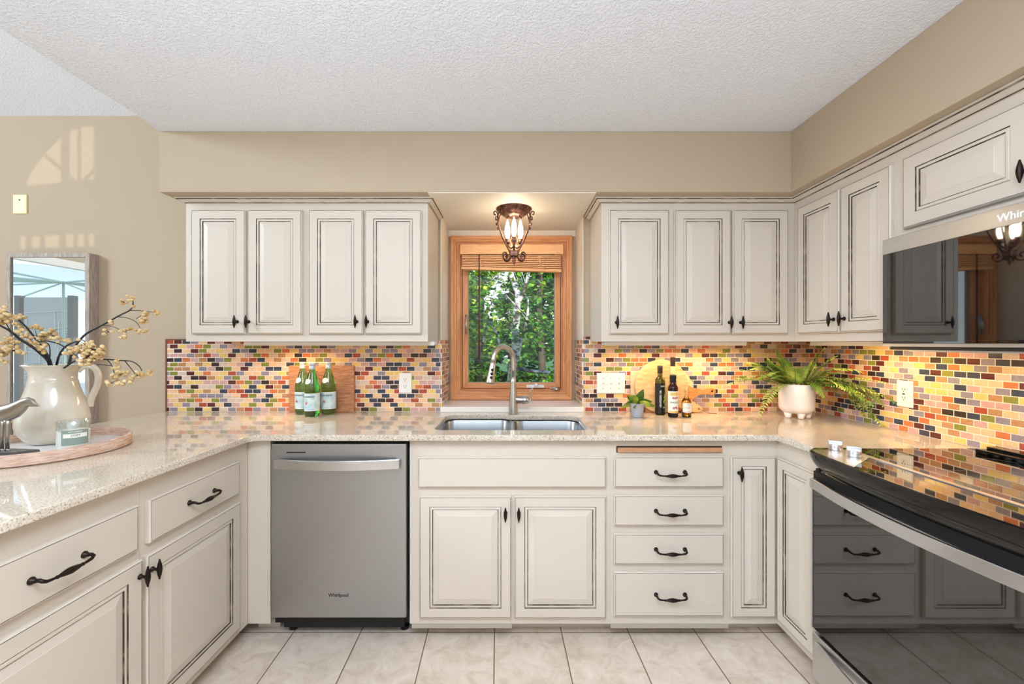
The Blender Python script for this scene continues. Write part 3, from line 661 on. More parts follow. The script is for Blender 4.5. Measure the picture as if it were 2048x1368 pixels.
# faucet
fc = thing('kitchen_faucet', 'brushed nickel gooseneck pull-down faucet behind the sink', 'faucet', (.007, 2.405, ZT))
m = MB(); m.lathe([(.0275, 0), (.0275, .004), (.0255, .03), (.0235, .08), (.0195, .13), (.0160, .18), (.0145, .22)], 24)
tip = Vector((-.108, -.115)); R = tip.length/2; dirv = tip.normalized()
path = [(0, 0, .21), (0, 0, .26), (0, 0, .295)]
for i in range(1, 15):
    a = PI*i/15; path.append((dirv.x*(R-R*math.cos(a)), dirv.y*(R-R*math.cos(a)), .305+R*.95*math.sin(a)))
path += [(dirv.x*2*R, dirv.y*2*R, .30)]
path[-2:] = [(dirv.x*2*R*.985, dirv.y*2*R*.985, .315), (dirv.x*2*R*1.01, dirv.y*2*R*1.01, .30)]
m.tube(path, [.0150, .0146]+[.0140]*(len(path)-2), 16); m.build('spout', nickel, fc, smooth=True)
m = MB(); h0 = Vector((dirv.x*2*R*1.01, dirv.y*2*R*1.01, .30)); h1 = h0+Vector((dirv.x*.024, dirv.y*.024, -.118))
m.tube([h0, h0.lerp(h1, .1), h0.lerp(h1, .5), h0.lerp(h1, .93), h1], [.0142, .0160, .0190, .0240, .0230], 18); m.build('spray_head', nickel, fc, smooth=True)
m = MB()
for k in range(3): c = h0.lerp(h1, .36+.17*k)+Vector((.003, -.0195-.001*k, 0)); m.ball(c, .0075, 8, sz=1.2)
m.build('spray_button', blackm, fc, smooth=True)
m = MB(); m.lathe([(.0200, .010), (.0200, .050), (.0235, .052), (.0240, .066), (.0215, .080), (.0160, .088), (.004, .092)], 24, (0, 0, .078), 'X'); m.build('valve_body', nickel, fc, smooth=True)
m = MB(); m.tube(spline([(.074, -.010, .070), (.096, -.014, .078), (.098, -.014, .100), (.096, -.014, .122), (.102, -.016, .140), (.112, -.018, .147)], 4), [.0066]*8+[.0074]*6+[.0056]*7, 10, flat=.6); m.build('lever', nickel, fc, smooth=True)

# ------------------------------------------------------------------ dishwasher
dw = thing('dishwasher', 'stainless steel dishwasher with bowed bar handle, left of the sink cabinet', 'dishwasher', (PX(677, 1.86), 1.86, 0))
ox = PX(677, 1.86); x0, x1 = PX(542, 1.86)-ox, PX(812, 1.86)-ox
m = MB(); m.box(PX(541.5, DF)-ox, PX(819, DF)-ox, .06, .58, .05, ZTB-.003); m.box(x0+.03, x1-.02, .05, .10, .035, .10)
m.box(x0, PX(819, DF)-ox-.001, .03, .06, ZTB-.014, ZTB-.003)
for x in (x0+.05, x1-.03): m.lathe([(.02, 0.0005), (.02, .012), (.008, .014), (.008, .05)], 12, (x, .10, 0))
m.build('tub_housing', blackm, dw)
dz0, dz1 = PZ(1236, 1.86), PZ(888, 1.86)
m = MB(); m.box(x0, x1, 0, .045, dz0, dz1); m.build('door', dwsteel, dw, bev=.004, seg=3)
m = MB(); m.box(PX(573, 1.86)-ox, PX(611, 1.86)-ox, -.0008, .001, PZ(906, 1.86), PZ(903.8, 1.86)); m.build('vent_slot', blackm, dw)
m = MB(); hx0, hx1 = PX(551, 1.86)-ox, PX(801, 1.86)-ox; n = 24; v = []; f = []
for i in range(n+1):
    a = i/n; x = hx0+(hx1-hx0)*a; b = math.sin(PI*a); y = -.018-.034*b**.9; z = PZ(926, 1.86)-.0*b; hh = .0215
    v += [(x, y, z-hh), (x, y, z+hh), (x, y+.012, z+hh), (x, y+.012, z-hh)]
for i in range(n):
    for j in range(4): j2 = (j+1) % 4; f.append((i*4+j, i*4+j2, i*4+4+j2, i*4+4+j))
f += [(0, 1, 2, 3), (n*4+3, n*4+2, n*4+1, n*4)]; m.add(v, f)
m.box(hx0, hx0+.02, -.017, 0, PZ(926, 1.86)-.02, PZ(926, 1.86)+.02); m.box(hx1-.02, hx1, -.017, 0, PZ(926, 1.86)-.02, PZ(926, 1.86)+.02)
m.build('handle', steel, dw, bev=.003)
lettering('lettering', 'Whirlpool', .021, darkgrey, dw, (PX(677, 1.86)-ox, -.0006, PZ(1190.5, 1.86)))

# ------------------------------------------------------------------ range
RY0, RY1 = .818, 1.580; RFX = 1.115
rg = thing('range', 'black and stainless slide-in electric range on the right wall', 'stove', (1.45, (RY0+RY1)/2, 0)); rc = Vector((1.45, (RY0+RY1)/2))
def R3(p): return (p[0]-rc.x, p[1]-rc.y, p[2])
def rbox(m, x0, x1, y0, y1, z0, z1, mi=0): return m.box(x0-rc.x, x1-rc.x, y0-rc.y, y1-rc.y, z0, z1, mi)
m = MB(); rbox(m, RFX+.03, 1.745, RY0+.002, RY1-.002, .06, .905); rbox(m, RFX+.08, 1.74, RY0+.03, RY1-.03, 0.0005, .06); m.build('body', mat('range_side_enamel', (40, 40, 42), .4), rg)
def bowx(y, amt): # bowed front
    a = (y-RY0)/(RY1-RY0); return -amt*math.sin(PI*min(1, max(0, a)))
# cooktop glass with a bowed front edge and rounded corners
N_ = 28
def edge(off, amt=.022, x=1.085):
    pts = []
    for i in range(N_+1):
        y = RY1+.006-(RY1-RY0+.012)*i/N_; a = abs(i/N_-.5)*2; rnd = .038*max(0, (a-.86)/.14)**2
        pts.append((x+bowx(y, amt)+rnd+off, y))
    return pts
prof = [(0.052, .9215), (.005, .9215), (0, .919), (.004, .900), (.011, .884), (.021, .868), (.033, .858), (.036, .846), (.05, .842)]
m = MB(); rows = [[(x, y, z) for x, y in edge(o)] for o, z in prof]; k = N_+1; v = [R3(p) for r in rows for p in r]; f = []
for j in range(len(rows)-1):
    for i in range(N_): f.append((j*k+i, j*k+i+1, (j+1)*k+i+1, (j+1)*k+i))
m.add(v, f)
for i_ in (0, N_): m.add([R3(rows[j][i_]) for j in range(len(rows))]+[R3((1.2, rows[0][i_][1], .9215)), R3((1.2, rows[0][i_][1], .842))], [tuple(range(len(rows)))+(len(rows)+1, len(rows))])
m.build('front_nose', black, rg, smooth=False, auto=50)
m = MB(); ed = edge(.050); poly = [(x-rc.x, y-rc.y) for x, y in ed]+[(1.745-rc.x, RY0-.006-rc.y), (1.745-rc.x, RY1+.006-rc.y)]; m.prism(poly, .9085, .9210); m.build('cooktop', cookglass, rg, bev=.002)
m = MB(); a = [(x-rc.x, y-rc.y) for x, y in edge(.006)]; b = [(x-rc.x, y-rc.y) for x, y in edge(.150, .012)]
m.prism(a+b[::-1], .9214, .9226); m.build('control_panel', cookglass, rg)
m = MB(); a = [(x-rc.x, y-rc.y) for x, y in edge(.012)][1:10]; b = [(x-rc.x, y-rc.y) for x, y in edge(.140, .012)][1:6]; m.prism(a+b[::-1], .9226, .9234)
a = [(x-rc.x, y-rc.y) for x, y in edge(.138, .012)][1:-1]; b = [(x-rc.x, y-rc.y) for x, y in edge(.156, .012)][1:-1]; m.prism(a+b[::-1], .9226, .9256); m.build('steel_trim', satin, rg, bev=.0006)
for (px, py) in ((1671, 899), (1708, 912)):
    d_ = (CZ-.9236)*F/(py-CY); x = PX(px, d_); kk = thing('tmp', '', '') if 0 else None
    m = MB(); m.lathe([(.0215, 0), (.0225, .002), (.0215, .016), (.020, .021), (.002, .022)], 28, R3((x, d_, .9234)))
    q = R3((x, d_, 0)); m.T = Matrix.Translation((q[0], q[1], 0)) @ Matrix.Rotation(math.radians(-38), 4, 'Z'); m.box(-.021, .021, -.0065, .0065, .940, .957)
    m.build('control_knob', satin, rg, bev=.0015, auto=40)
m = MB(); rbox(m, 1.66, 1.745, RY0+.03, RY1-.06, .9212, .936); rbox(m, 1.70, 1.745, RY0+.03, RY1-.06, .936, .944)
for i in range(18): rbox(m, 1.65, 1.66, RY0+.06+.035*i, RY0+.075+.035*i, .9212, .93)
m.build('rear_vent', black, rg, bev=.002)
bpm = mat('burner_print', (90, 88, 86), .4)
for (cx_, cy_, r_) in ((1.37, 1.40, .095), (1.58, 1.38, .075), (1.37, 1.0, .08), (1.58, .99, .10)):
    m = MB(); m.lathe([(r_-.0012, .9209), (r_-.0012, .9213), (r_, .9213), (r_, .9209), (r_-.0012, .9209)], 48, R3((cx_, cy_, 0)), cap=False); m.build('burner_ring', bpm, rg)
m = MB(); rbox(m, RFX+.006, RFX+.03, RY0+.004, RY1-.004, .800, .841); rbox(m, RFX+.014, RFX+.03, RY0+.004, RY1-.004, .841, .85); m.build('vent_gap_panel', blackm, rg)
m = MB(); rbox(m, RFX, RFX+.03, RY0+.004, RY1-.010, .260, .798); m.build('oven_door', ovenglass, rg, bev=.003)
m = MB(); rbox(m, RFX-.002, RFX+.03, RY1-.0098, RY1-.003, .262, .80); rbox(m, RFX-.002, RFX+.02, RY0+.004, RY1-.010, .7985, .803); m.build('door_edge_trim', steel, rg)
def bowbar(m, z, hh, amt, x, th, y0, y1, n=30):
    v = []; f = []
    for i in range(n+1):
        a = i/n; y = y0+(y1-y0)*a; xx = x-amt*math.sin(PI*a)
        v += [R3((xx, y, z-hh)), R3((xx, y, z+hh)), R3((xx+th, y, z+hh)), R3((xx+th, y, z-hh))]
    for i in range(n):
        for j in range(4): j2 = (j+1) % 4; f.append((i*4+j, i*4+j2, i*4+4+j2, i*4+4+j))
    f += [(0, 1, 2, 3), (n*4+3, n*4+2, n*4+1, n*4)]; m.add(v, f)
m = MB(); bowbar(m, .800, .0185, .040, 1.100, .010, RY0+.012, RY1-.014); rbox(m, 1.098, RFX, RY1-.03, RY1-.014, .783, .817); rbox(m, 1.098, RFX, RY0+.012, RY0+.03, .783, .817)
m.build('oven_handle', steel, rg, bev=.002)
m = MB(); rbox(m, RFX, RFX+.03, RY0+.004, RY1-.004, .075, .245); m.build('drawer', steel, rg, bev=.004)
m = MB(); bowbar(m, .212, .013, .028, 1.108, .008, RY0+.05, RY1-.03); rbox(m, 1.105, RFX, RY1-.045, RY1-.03, .20, .222); m.build('drawer_handle', steel, rg, bev=.002)

# ------------------------------------------------------------------ microwave
MX = 1.372; MY0, MY1 = .812, 1.570
mw = thing('microwave', 'over-the-range microwave with dark glass door and stainless top band', 'microwave', (MX, MY0, 1.29))
def mbox(m, x0, x1, y0, y1, z0, z1, mi=0): return m.box(x0-MX, x1-MX, y0-MY0, y1-MY0, z0-1.29, z1-1.29, mi)
m = MB(); mbox(m, MX+.03, XW-.002, MY0, MY1, 1.2905, 1.6955); m.build('body', mat('microwave_case', (52, 50, 50), .4), mw)
m = MB(); mbox(m, MX, MX+.029, MY0, MY1, 1.640, 1.695); mbox(m, MX, MX+.029, MY0, MY1, 1.302, 1.313); m.build('steel_band', steel, mw, bev=.0015)
m = MB(); mbox(m, MX+.001, MX+.029, MY0, MY1, 1.3135, 1.6395); m.build('glass_door', ovenglass, mw)
m = MB(); mbox(m, MX+.05, XW-.01, MY0+.03, MY1-.05, 1.284, 1.2903); m.build('grease_filter', steel, mw)
lettering('lettering', 'Whirlpool', .030, white, mw, (-.0005, 1.136-MY0, 1.664-1.29), (PI/2, 0, -PI/2))

# ------------------------------------------------------------------ under-cabinet lights
warm = (1.0, 0.70, 0.36)
ucm = emit('warm_lamp_cover', (255, 214, 150), 3.0)
for (xa, xb, ya, yb, lb, spots) in ((PX(500, 2.32), PX(880, 2.32)-.02, 2.27, 2.34, 'white under-cabinet light bar left of the window, above the green bottles', [(-1.2, 2.32)]),
                          (PX(1197, 2.32)+.02, PX(1482, 2.32), 2.27, 2.34, 'white under-cabinet light bar right of the window, above the round board', [(.72, 2.33), (.98, 2.33), (1.2, 2.33)])):
    t = thing('under_cabinet_light', lb, 'light fixture', ((xa+xb)/2, (ya+yb)/2, UB-.02), 0, 'under-cabinet lights')
    cx_, cy_ = (xa+xb)/2, (ya+yb)/2
    m = MB(); m.box(xa-cx_, xb-cx_, ya-cy_, yb-cy_, .003, .0195); m.box(xa-cx_, xb-cx_, ya-cy_-.006, ya-cy_, -.001, .0195); m.build('housing', white, t, bev=.002)
    m = MB(); m.box(xa-cx_+.05, xb-cx_-.05, ya-cy_+.02, yb-cy_-.01, .0, .0028); m.build('lens', ucm, t)
    for i, (x, y) in enumerate(spots): light('under_cabinet_lamp', 'AREA', (x, y+.02, UB-.024), (math.radians(-12), 0, 0), 1.6 if x < 0 else 1.25, warm, .22, .04)
ya, yb = F*1.62/(1627-CX), F*1.62/(1770-CX)
t = thing('under_cabinet_light', 'white under-cabinet light bar on the right wall, left of the microwave', 'light fixture', (1.60, (1.6+2.2)/2, UB-.02), 0, 'under-cabinet lights')
m = MB(); m.box(-.035, .035, -.29, .32, .003, .0195); m.box(-.041, -.035, -.29, .32, -.001, .0195); m.build('housing', white, t, bev=.002)
m = MB(); m.box(-.01, .025, -.25, .28, .0, .0028); m.build('lens', ucm, t)
light('under_cabinet_lamp', 'AREA', (1.60, 1.85, UB-.024), (math.radians(0), math.radians(-12), 0), 2.0, warm, .06, .45)
light('cooktop_lamp', 'AREA', (1.60, 1.2, 1.278), (0, math.radians(-10), 0), 3.0, warm, .08, .5)

# ------------------------------------------------------------------ lantern
ln = thing('ceiling_lantern', 'bronze scrollwork semi-flush lantern with candle bulbs hanging before the window', 'ceiling light', (.011, 2.33, 1.74)); LZ = 1.74
def lz(py): return PZ(py, 2.33)-LZ
m = MB(); zc = ZS-LZ
m.lathe([(.02, zc-.0005), (.0975, zc-.0005), (.0985, zc-.006), (.094, zc-.012), (.088, zc-.014), (.086, zc-.020), (.070, zc-.034), (.058, zc-.040), (.056, zc-.044), (.01, zc-.046)], 40); m.build('canopy', copperb, ln, smooth=True)
pxs = .002748
sp = [(8, 508), (12, 499), (20, 484), (28, 468), (33, 452), (34.5, 440), (32, 428), (25, 421), (18, 420), (13, 426), (12, 434), (15, 439)]
sp2 = [(33, 450), (35, 440), (35, 432), (38, 427.5), (42, 428.5), (42, 433), (39, 434)]
sp3 = [(9, 500), (8, 508), (8, 514), (12, 520), (19, 521), (24, 515), (23, 508), (18, 506), (15, 511), (18, 515)]
for ang in (-22, 202, 28, 152):
    m = MB(); m.T = Matrix.Rotation(math.radians(ang), 4, 'Z')
    for s_, rr in ((sp, .0048), (sp2, .0042), (sp3, .0046)):
        P = spline([(a*pxs, 0, lz(b)) for a, b in s_], 5); m.tube(P, [rr*(1.0 if i < len(P)-6 else 1.25) for i in range(len(P))], 8, flat=.75)
    m.ball((36*pxs, 0, lz(452)), .008, 8)
    m.build('scroll_arm', copperb, ln, smooth=True)
m = MB(); m.box(-.020, .020, -.020, .020, lz(513), lz(502)); m.build('hub', copperb, ln, bev=.003)
m = MB(); m.lathe([(.012, lz(513)), (.014, lz(515)), (.006, lz(517)), (.009, lz(520)), (.0095, lz(522)), (.004, lz(528)), (.0008, lz(531))], 16); m.build('finial', copperb, ln, smooth=True)
m = MB(); m.tube([(0, 0, lz(503)), (0, 0, lz(488))], .005, 8)
bulbs = [(0, -.035), (-.036, .014), (.036, .014)]
for x, y in bulbs:
    m.tube(spline([(0, 0, lz(492)), (x*.5, y*.5, lz(496)), (x, y, lz(488)), (x, y, lz(484))], 4), .0035, 8); m.lathe([(.012, lz(486)), (.013, lz(484)), (.012, lz(477))], 14, (x, y, 0))
m.build('candle_holder', copperb, ln, smooth=True)
bulbm = emit('bulb_glow', (255, 236, 205), 30)
for x, y in bulbs:
    m = MB(); m.lathe([(.006, lz(477)), (.012, lz(470)), (.0145, lz(462)), (.0135, lz(455)), (.008, lz(446)), (.002, lz(439)), (.0004, lz(437))], 16, (x, y, 0)); m.build('candle_bulb', bulbm, ln, smooth=True)
    light('lantern_bulb', 'POINT', (.011+x, 2.33+y, PZ(452, 2.33)), (0, 0, 0), 15.0, (1.0, .86, .74), .012)
m = MB()
m.lathe([(.030, lz(494)), (.052, lz(482)), (.068, lz(466)), (.074, lz(450)), (.070, lz(434)), (.060, lz(424))], 32, cap=False); m.build('glass_shade', panem('lantern_glass', (252, 250, 246), .05), ln, smooth=True)

# ------------------------------------------------------------------ outlets and switches
def outlet(name, label, loc, rz, w_, h_, mt, kind):
    t = thing(name, label, 'outlet' if kind != 'switch' and kind != 'jack' else ('light switch' if kind == 'switch' else 'wall plate'), loc, rz)
    m = MB(); nest(m, w_, h_, [(0, .0005, 0), (0, .003, 0), (.003, .006, 0)]); m.v = [(x-w_/2, y, z-h_/2) for x, y, z in m.v]; m.build('plate', mt, t)
    if kind == 'duplex':
        for s_ in (-1, 1):
            m = MB(); m.lathe([(.0165, .0061), (.0165, .0075)], 20, (0, 0, s_*.0195), 'Y'); m.v = [(x, -y, z*1.0) for x, y, z in m.v]; o = m.build('receptacle', mt, t)
            m = MB()
            for x in (-.006, .006): m.box(x-.0011, x+.0011, -.0082, -.0074, s_*.0195-.001, s_*.0195+.008)
            m.box(-.0022, .0022, -.0082, -.0074, s_*.0195-.0095, s_*.0195-.0055); m.build('slots', socket, o)
    if kind == 'decora':
        m = MB(); m.box(-.0165, .0165, -.0085, -.0058, -.0335, .0335); o = m.build('receptacle', mt, t, bev=.001)
        m = MB()
        for s_ in (-1, 1):
            for x in (-.006, .006): m.box(x-.0011, x+.0011, -.0092, -.0084, s_*.019-.002, s_*.019+.007)
            m.box(-.0022, .0022, -.0092, -.0084, s_*.019-.0095, s_*.019-.0055)
        m.box(-.006, .006, -.0092, -.0084, -.003, .003); m.build('slots', socket, o)
    if kind == 'switch':
        for x in (-.046, 0, .046):
            m = MB(); m.box(x-.005, x+.005, -.0066, -.0058, -.012, .012); m.add([(x-.004, -.0062, -.006), (x+.004, -.0062, -.006), (x+.004, -.0062, .009), (x-.004, -.0062, .009), (x-.003, -.018, .004), (x+.003, -.018, .004), (x+.003, -.016, .010), (x-.003, -.016, .010)], [(0,1,5,4), (1,2,6,5), (2,3,7,6), (3,0,4,7), (4,5,6,7)])
            m.build('toggle', mt, t)
        for x in (-.046, 0, .046):
            for z in (-.030, .030):
                m = MB(); m.lathe([(.0024, .006), (.0024, .0068)], 8, (x, 0, z), 'Y'); m.v = [(x_, -y_, z_) for x_, y_, z_ in m.v]; m.build('screw', socket, t)
    if kind == 'jack':
        m = MB(); m.lathe([(.004, .006), (.004, .008)], 10, (0, 0, .024), 'Y'); m.v = [(x, -y, z) for x, y, z in m.v]; m.build('jack', socket, t)
    return t
outlet('electrical_outlet', 'white duplex outlet on the mosaic tiles left of the window', (PX(811, YW), YW-.0003, PZ(766, YW)), 0, .074, .117, white, 'duplex')
outlet('electrical_outlet', 'white rectangular-faced outlet on the right wall mosaic above the counter', (XW-.0003, 1.909, 1.086), -PI/2, .078, .119, white, 'decora')
outlet('light_switch', 'white triple light switch plate on the mosaic right of the window', (PX(1221.5, YW), YW-.0003, PZ(766.5, YW)), 0, .165, .119, white, 'switch')
outlet('wall_plate', 'small ivory plate on the tan wall above the framed mirror', (PX(38.5, YW), 2.4877, PZ(408, YW)), 0, .083, .113, ivory, 'jack')

# ------------------------------------------------------------------ wall mirror
YM = 2.430
mi = thing('wall_mirror', 'tall mirror in a deep weathered grey wooden frame on the left wall', 'mirror', (PX(95, YM), 2.4875, .72))
mx0, mx1 = PX(12, YM)-PX(95, YM), PX(178, YM)-PX(95, YM); mz1 = PZ(506, YM)-.72
m = MB(); frame_boxes(m, mx0, mx1, 0, mz1, .024, YM-2.4875, -.0005, 0, 0); m.build('frame', framew, mi, bev=.0015)
m = MB(); m.box(mx0+.0235, mx1-.0235, -.0495, -.046, .0235, mz1-.0235); m.build('mirror_glass', mirrorm, mi)

# ------------------------------------------------------------------ tray, pitcher, branches, bird, candle
tr = thing('round_tray', 'round whitewashed wooden tray on the left countertop', 'tray', (-1.73, 1.565, ZT))
m = MB(); R_ = .246
m.lathe([(.01, .0006), (R_-.006, .0006), (R_, .004), (R_, .038), (R_-.002, .041), (R_-.012, .041), (R_-.014, .038), (R_-.014, .0100), (.01, .0100)], 72); m.build('rim', trayw, tr, auto=50)
m = MB(); m.lathe([(.001, .0101), (R_-.0145, .0101), (R_-.0145, .0115), (.001, .0115)], 72); m.build('enamel_lining', mat('grey_enamel', (232, 232, 234), .10), tr, auto=50)
for a in (-.9, .75):
    pass
ZY = ZT+.0118
pc = thing('pitcher', 'large cream glazed ceramic pitcher on the round tray', 'pitcher', (PX(107, 1.667), 1.667, ZY))
s_ = 1.667/F
def pr(py): return max(0, (PZ(py, 1.667)-ZY))
prof = [(.086, 0.0005), (.097, .004), (.122, .022), (.143, .045), (.1525, .072), (.151, .098), (.144, .128), (.133, .158), (.120, .188), (.109, .214), (.102, .238), (.1015, .241), (.099, .243), (.097, .262), (.0985, .280), (.106, .296), (.112, .302), (.110, .304), (.104, .300), (.095, .282), (.093, .262), (.095, .243), (.104, .214), (.115, .188), (.128, .158), (.139, .128), (.145, .098), (.12, .03), (.09, .012), (.001, .008)]
m = MB(); m.lathe(prof, 56)
vv = []
for x, y, z in m.v:     # pouring lip pulled to the left
    r = math.hypot(x, y); a = math.atan2(y, x)
    k = max(0, (z-.262)/.042); c = max(0, -math.cos(a)); 
    if r > .05 and k > 0: f_ = .018*k*k*c**6; x -= f_; 
    vv.append((x, y, z))
m.v = [(x*.69, y*.69, z) for x, y, z in vv]; m.build('body', cream, pc, smooth=True); pc.rotation_euler = (0, 0, math.radians(47))
m = MB(); P = spline([(.094, -.002, .275), (.115, -.002, .291), (.145, -.004, .296), (.172, -.006, .280), (.183, -.008, .250), (.178, -.010, .215), (.164, -.010, .185), (.150, -.008, .155), (.145, -.006, .128)], 5)
P = [Vector((p.x*.69, p.y*.69, p.z)) for p in P]; m.tube(P, [.0085]*len(P), 12, flat=1.7); m.build('handle', cream, pc, smooth=True)

stemm = mat('dark_stem', (38, 36, 42), .6)
berrym = mat('cream_berry', (216, 184, 128), .45); noise_color(berrym, (190, 152, 92), (232, 208, 160), 35, 3)
def PP(px, py, d): return Vector((PX(px, d), d, PZ(py, d)))
def branch(label, mains, clusters, root_px):
    t = thing('berry_branch', label, 'branch', PP(root_px[0], root_px[1], 1.66), 0, 'berry branches in the pitcher'); o = PP(root_px[0], root_px[1], 1.66)
    m = MB()
    for (pts, r0, r1) in mains:
        P = [p-o for p in spline([PP(*q) for q in pts], 5)]; n = len(P); m.tube(P, [r0+(r1-r0)*i/(n-1) for i in range(n)], 7)
    cls = []
    for (px, py, d, n, rad) in clusters:
        c = PP(px, py, d); mb = MB()
        for k in range(n):
            a = random.uniform(0, 2*PI); e = random.uniform(-1, 1); rr = rad*s_*random.uniform(.5, 1.25)
            q = c+Vector((math.cos(a)*rr, math.sin(a)*rr*.8, e*rr*.8)); br = random.uniform(.0060, .0086)
            mb.ball(q-o, br, 8, sz=random.uniform(.8, 1.0))
            m.tube([c-o, (c-o).lerp(q-o, .55)+Vector((0, 0, .002)), q-o], [.0011, .0009, .0008], 4)
        cls.append(mb)
    m.build('stem', stemm, t, smooth=True)
    for mb in cls: mb.build('berry_cluster', berrym, t, smooth=True)
branch('berry branch arching far right above the pitcher handle', [([(137, 735, 1.66), (142, 712, 1.665), (152, 690, 1.67), (172, 668, 1.68), (205, 650, 1.69), (235, 633, 1.69), (260, 620, 1.69), (266, 608, 1.69), (265, 600, 1.69)], .0052, .0018),
        ([(260, 621, 1.69), (285, 622, 1.69), (305, 624, 1.69)], .0016, .001), ([(236, 634, 1.69), (255, 636, 1.68), (272, 644, 1.68), (280, 656, 1.68)], .0016, .001), ([(272, 638, 1.69), (286, 628, 1.69)], .0011, .0009), ([(206, 651, 1.69), (225, 653, 1.68), (240, 660, 1.68)], .0016, .001)],
        [(263, 597, 1.69, 6, 6), (248, 605, 1.69, 4, 6), (262, 612, 1.69, 3, 6), (308, 626, 1.69, 5, 6), (290, 629, 1.69, 5, 7), (288, 640, 1.68, 5, 6), (281, 648, 1.68, 4, 5), (275, 664, 1.68, 4, 6), (292, 660, 1.68, 3, 6), (227, 646, 1.69, 4, 5), (218, 664, 1.68, 4, 7), (237, 662, 1.68, 4, 6), (254, 661, 1.68, 5, 7), (245, 674, 1.68, 5, 6)], (137, 735))
branch('berry branch drooping right just over the pitcher handle', [([(128, 736, 1.62), (150, 722, 1.60), (175, 718, 1.60), (214, 719, 1.60), (245, 721, 1.60), (264, 723, 1.60), (278, 732, 1.60), (284, 742, 1.60)], .0035, .0013),
        ([(214, 719, 1.60), (224, 732, 1.60), (231, 756, 1.60)], .0018, .001), ([(250, 722, 1.60), (262, 737, 1.60), (270, 747, 1.60)], .0018, .001), ([(195, 729, 1.60), (222, 731, 1.60)], .0014, .0014)],
        [(232, 722, 1.60, 4, 5), (233, 734, 1.60, 5, 5), (244, 747, 1.60, 7, 8), (227, 752, 1.60, 3, 5), (223, 766, 1.60, 8, 9), (242, 764, 1.60, 4, 6), (251, 762, 1.60, 3, 4), (261, 760, 1.60, 4, 5), (274, 752, 1.60, 8, 8), (284, 750, 1.60, 5, 6), (295, 746, 1.60, 5, 6), (252, 745, 1.60, 3, 5)], (128, 736))
branch('dense berry cluster hanging over the pitcher rim by the handle', [([(112, 734, 1.66), (118, 712, 1.63), (130, 694, 1.60), (150, 684, 1.58), (165, 680, 1.57), (173, 688, 1.57)], .0042, .0014), ([(117, 713, 1.63), (130, 706, 1.60), (145, 704, 1.58)], .0020, .0012), ([(96, 682, 1.60), (118, 688, 1.59), (135, 698, 1.58), (158, 716, 1.56)], .0026, .0012)],
        [(172, 693, 1.56, 16, 13), (188, 700, 1.55, 18, 13), (200, 704, 1.56, 12, 9), (160, 703, 1.55, 14, 12), (178, 712, 1.55, 16, 12), (192, 714, 1.56, 10, 8), (150, 696, 1.56, 7, 8), (136, 704, 1.57, 4, 6), (133, 683, 1.59, 4, 5), (123, 682, 1.60, 3, 4), (160, 722, 1.55, 5, 8), (182, 724, 1.55, 8, 8)], (112, 734))
branch('berry branch leaning left, low over the bird and mirror', [([(100, 735, 1.64), (97, 722, 1.62), (85, 710, 1.60), (65, 694, 1.58), (40, 678, 1.56), (20, 662, 1.55), (0, 651, 1.54), (-30, 636, 1.52)], .0062, .0026),
        ([(98, 724, 1.62), (100, 705, 1.6), (98, 690, 1.6), (90, 684, 1.59)], .0026, .0012), ([(95, 720, 1.62), (88, 700, 1.60), (82, 692, 1.6)], .003, .0014), ([(40, 679, 1.56), (28, 690, 1.55), (18, 700, 1.54)], .0016, .0009), ([(22, 665, 1.55), (14, 650, 1.54), (8, 640, 1.54)], .002, .001)],
        [(24, 680, 1.54, 10, 9), (25, 702, 1.54, 10, 10), (42, 706, 1.54, 3, 6), (8, 686, 1.54, 4, 8), (4, 640, 1.53, 12, 12), (16, 632, 1.53, 8, 10), (2, 618, 1.53, 5, 8), (3, 708, 1.54, 6, 8), (9, 722, 1.54, 3, 5), (0, 700, 1.53, 4, 5), (85, 692, 1.59, 7, 8), (80, 700, 1.59, 5, 7), (38, 662, 1.55, 4, 6), (30, 692, 1.55, 3, 5)], (100, 735))
branch('berry branch rising left across the mirror', [([(104, 735, 1.68), (98, 716, 1.68), (86, 697, 1.67), (70, 676, 1.66), (52, 654, 1.65), (35, 638, 1.64), (18, 626, 1.64), (8, 622, 1.64)], .0046, .002), ([(78, 684, 1.66), (92, 682, 1.66), (112, 686, 1.66), (128, 694, 1.65)], .0024, .0012), ([(75, 676, 1.66), (70, 660, 1.66)], .0012, .0009)],
        [(32, 632, 1.64, 4, 6), (41, 635, 1.64, 5, 6), (45, 655, 1.65, 3, 5), (66, 655, 1.66, 3, 6), (78, 658, 1.66, 3, 5), (72, 652, 1.66, 3, 4), (50, 672, 1.66, 6, 8), (60, 680, 1.66, 7, 8), (75, 678, 1.66, 8, 8), (95, 664, 1.66, 9, 8), (88, 672, 1.66, 8, 8), (104, 672, 1.66, 5, 7), (115, 676, 1.66, 3, 5), (64, 690, 1.65, 6, 6), (28, 650, 1.64, 4, 6)], (104, 735))

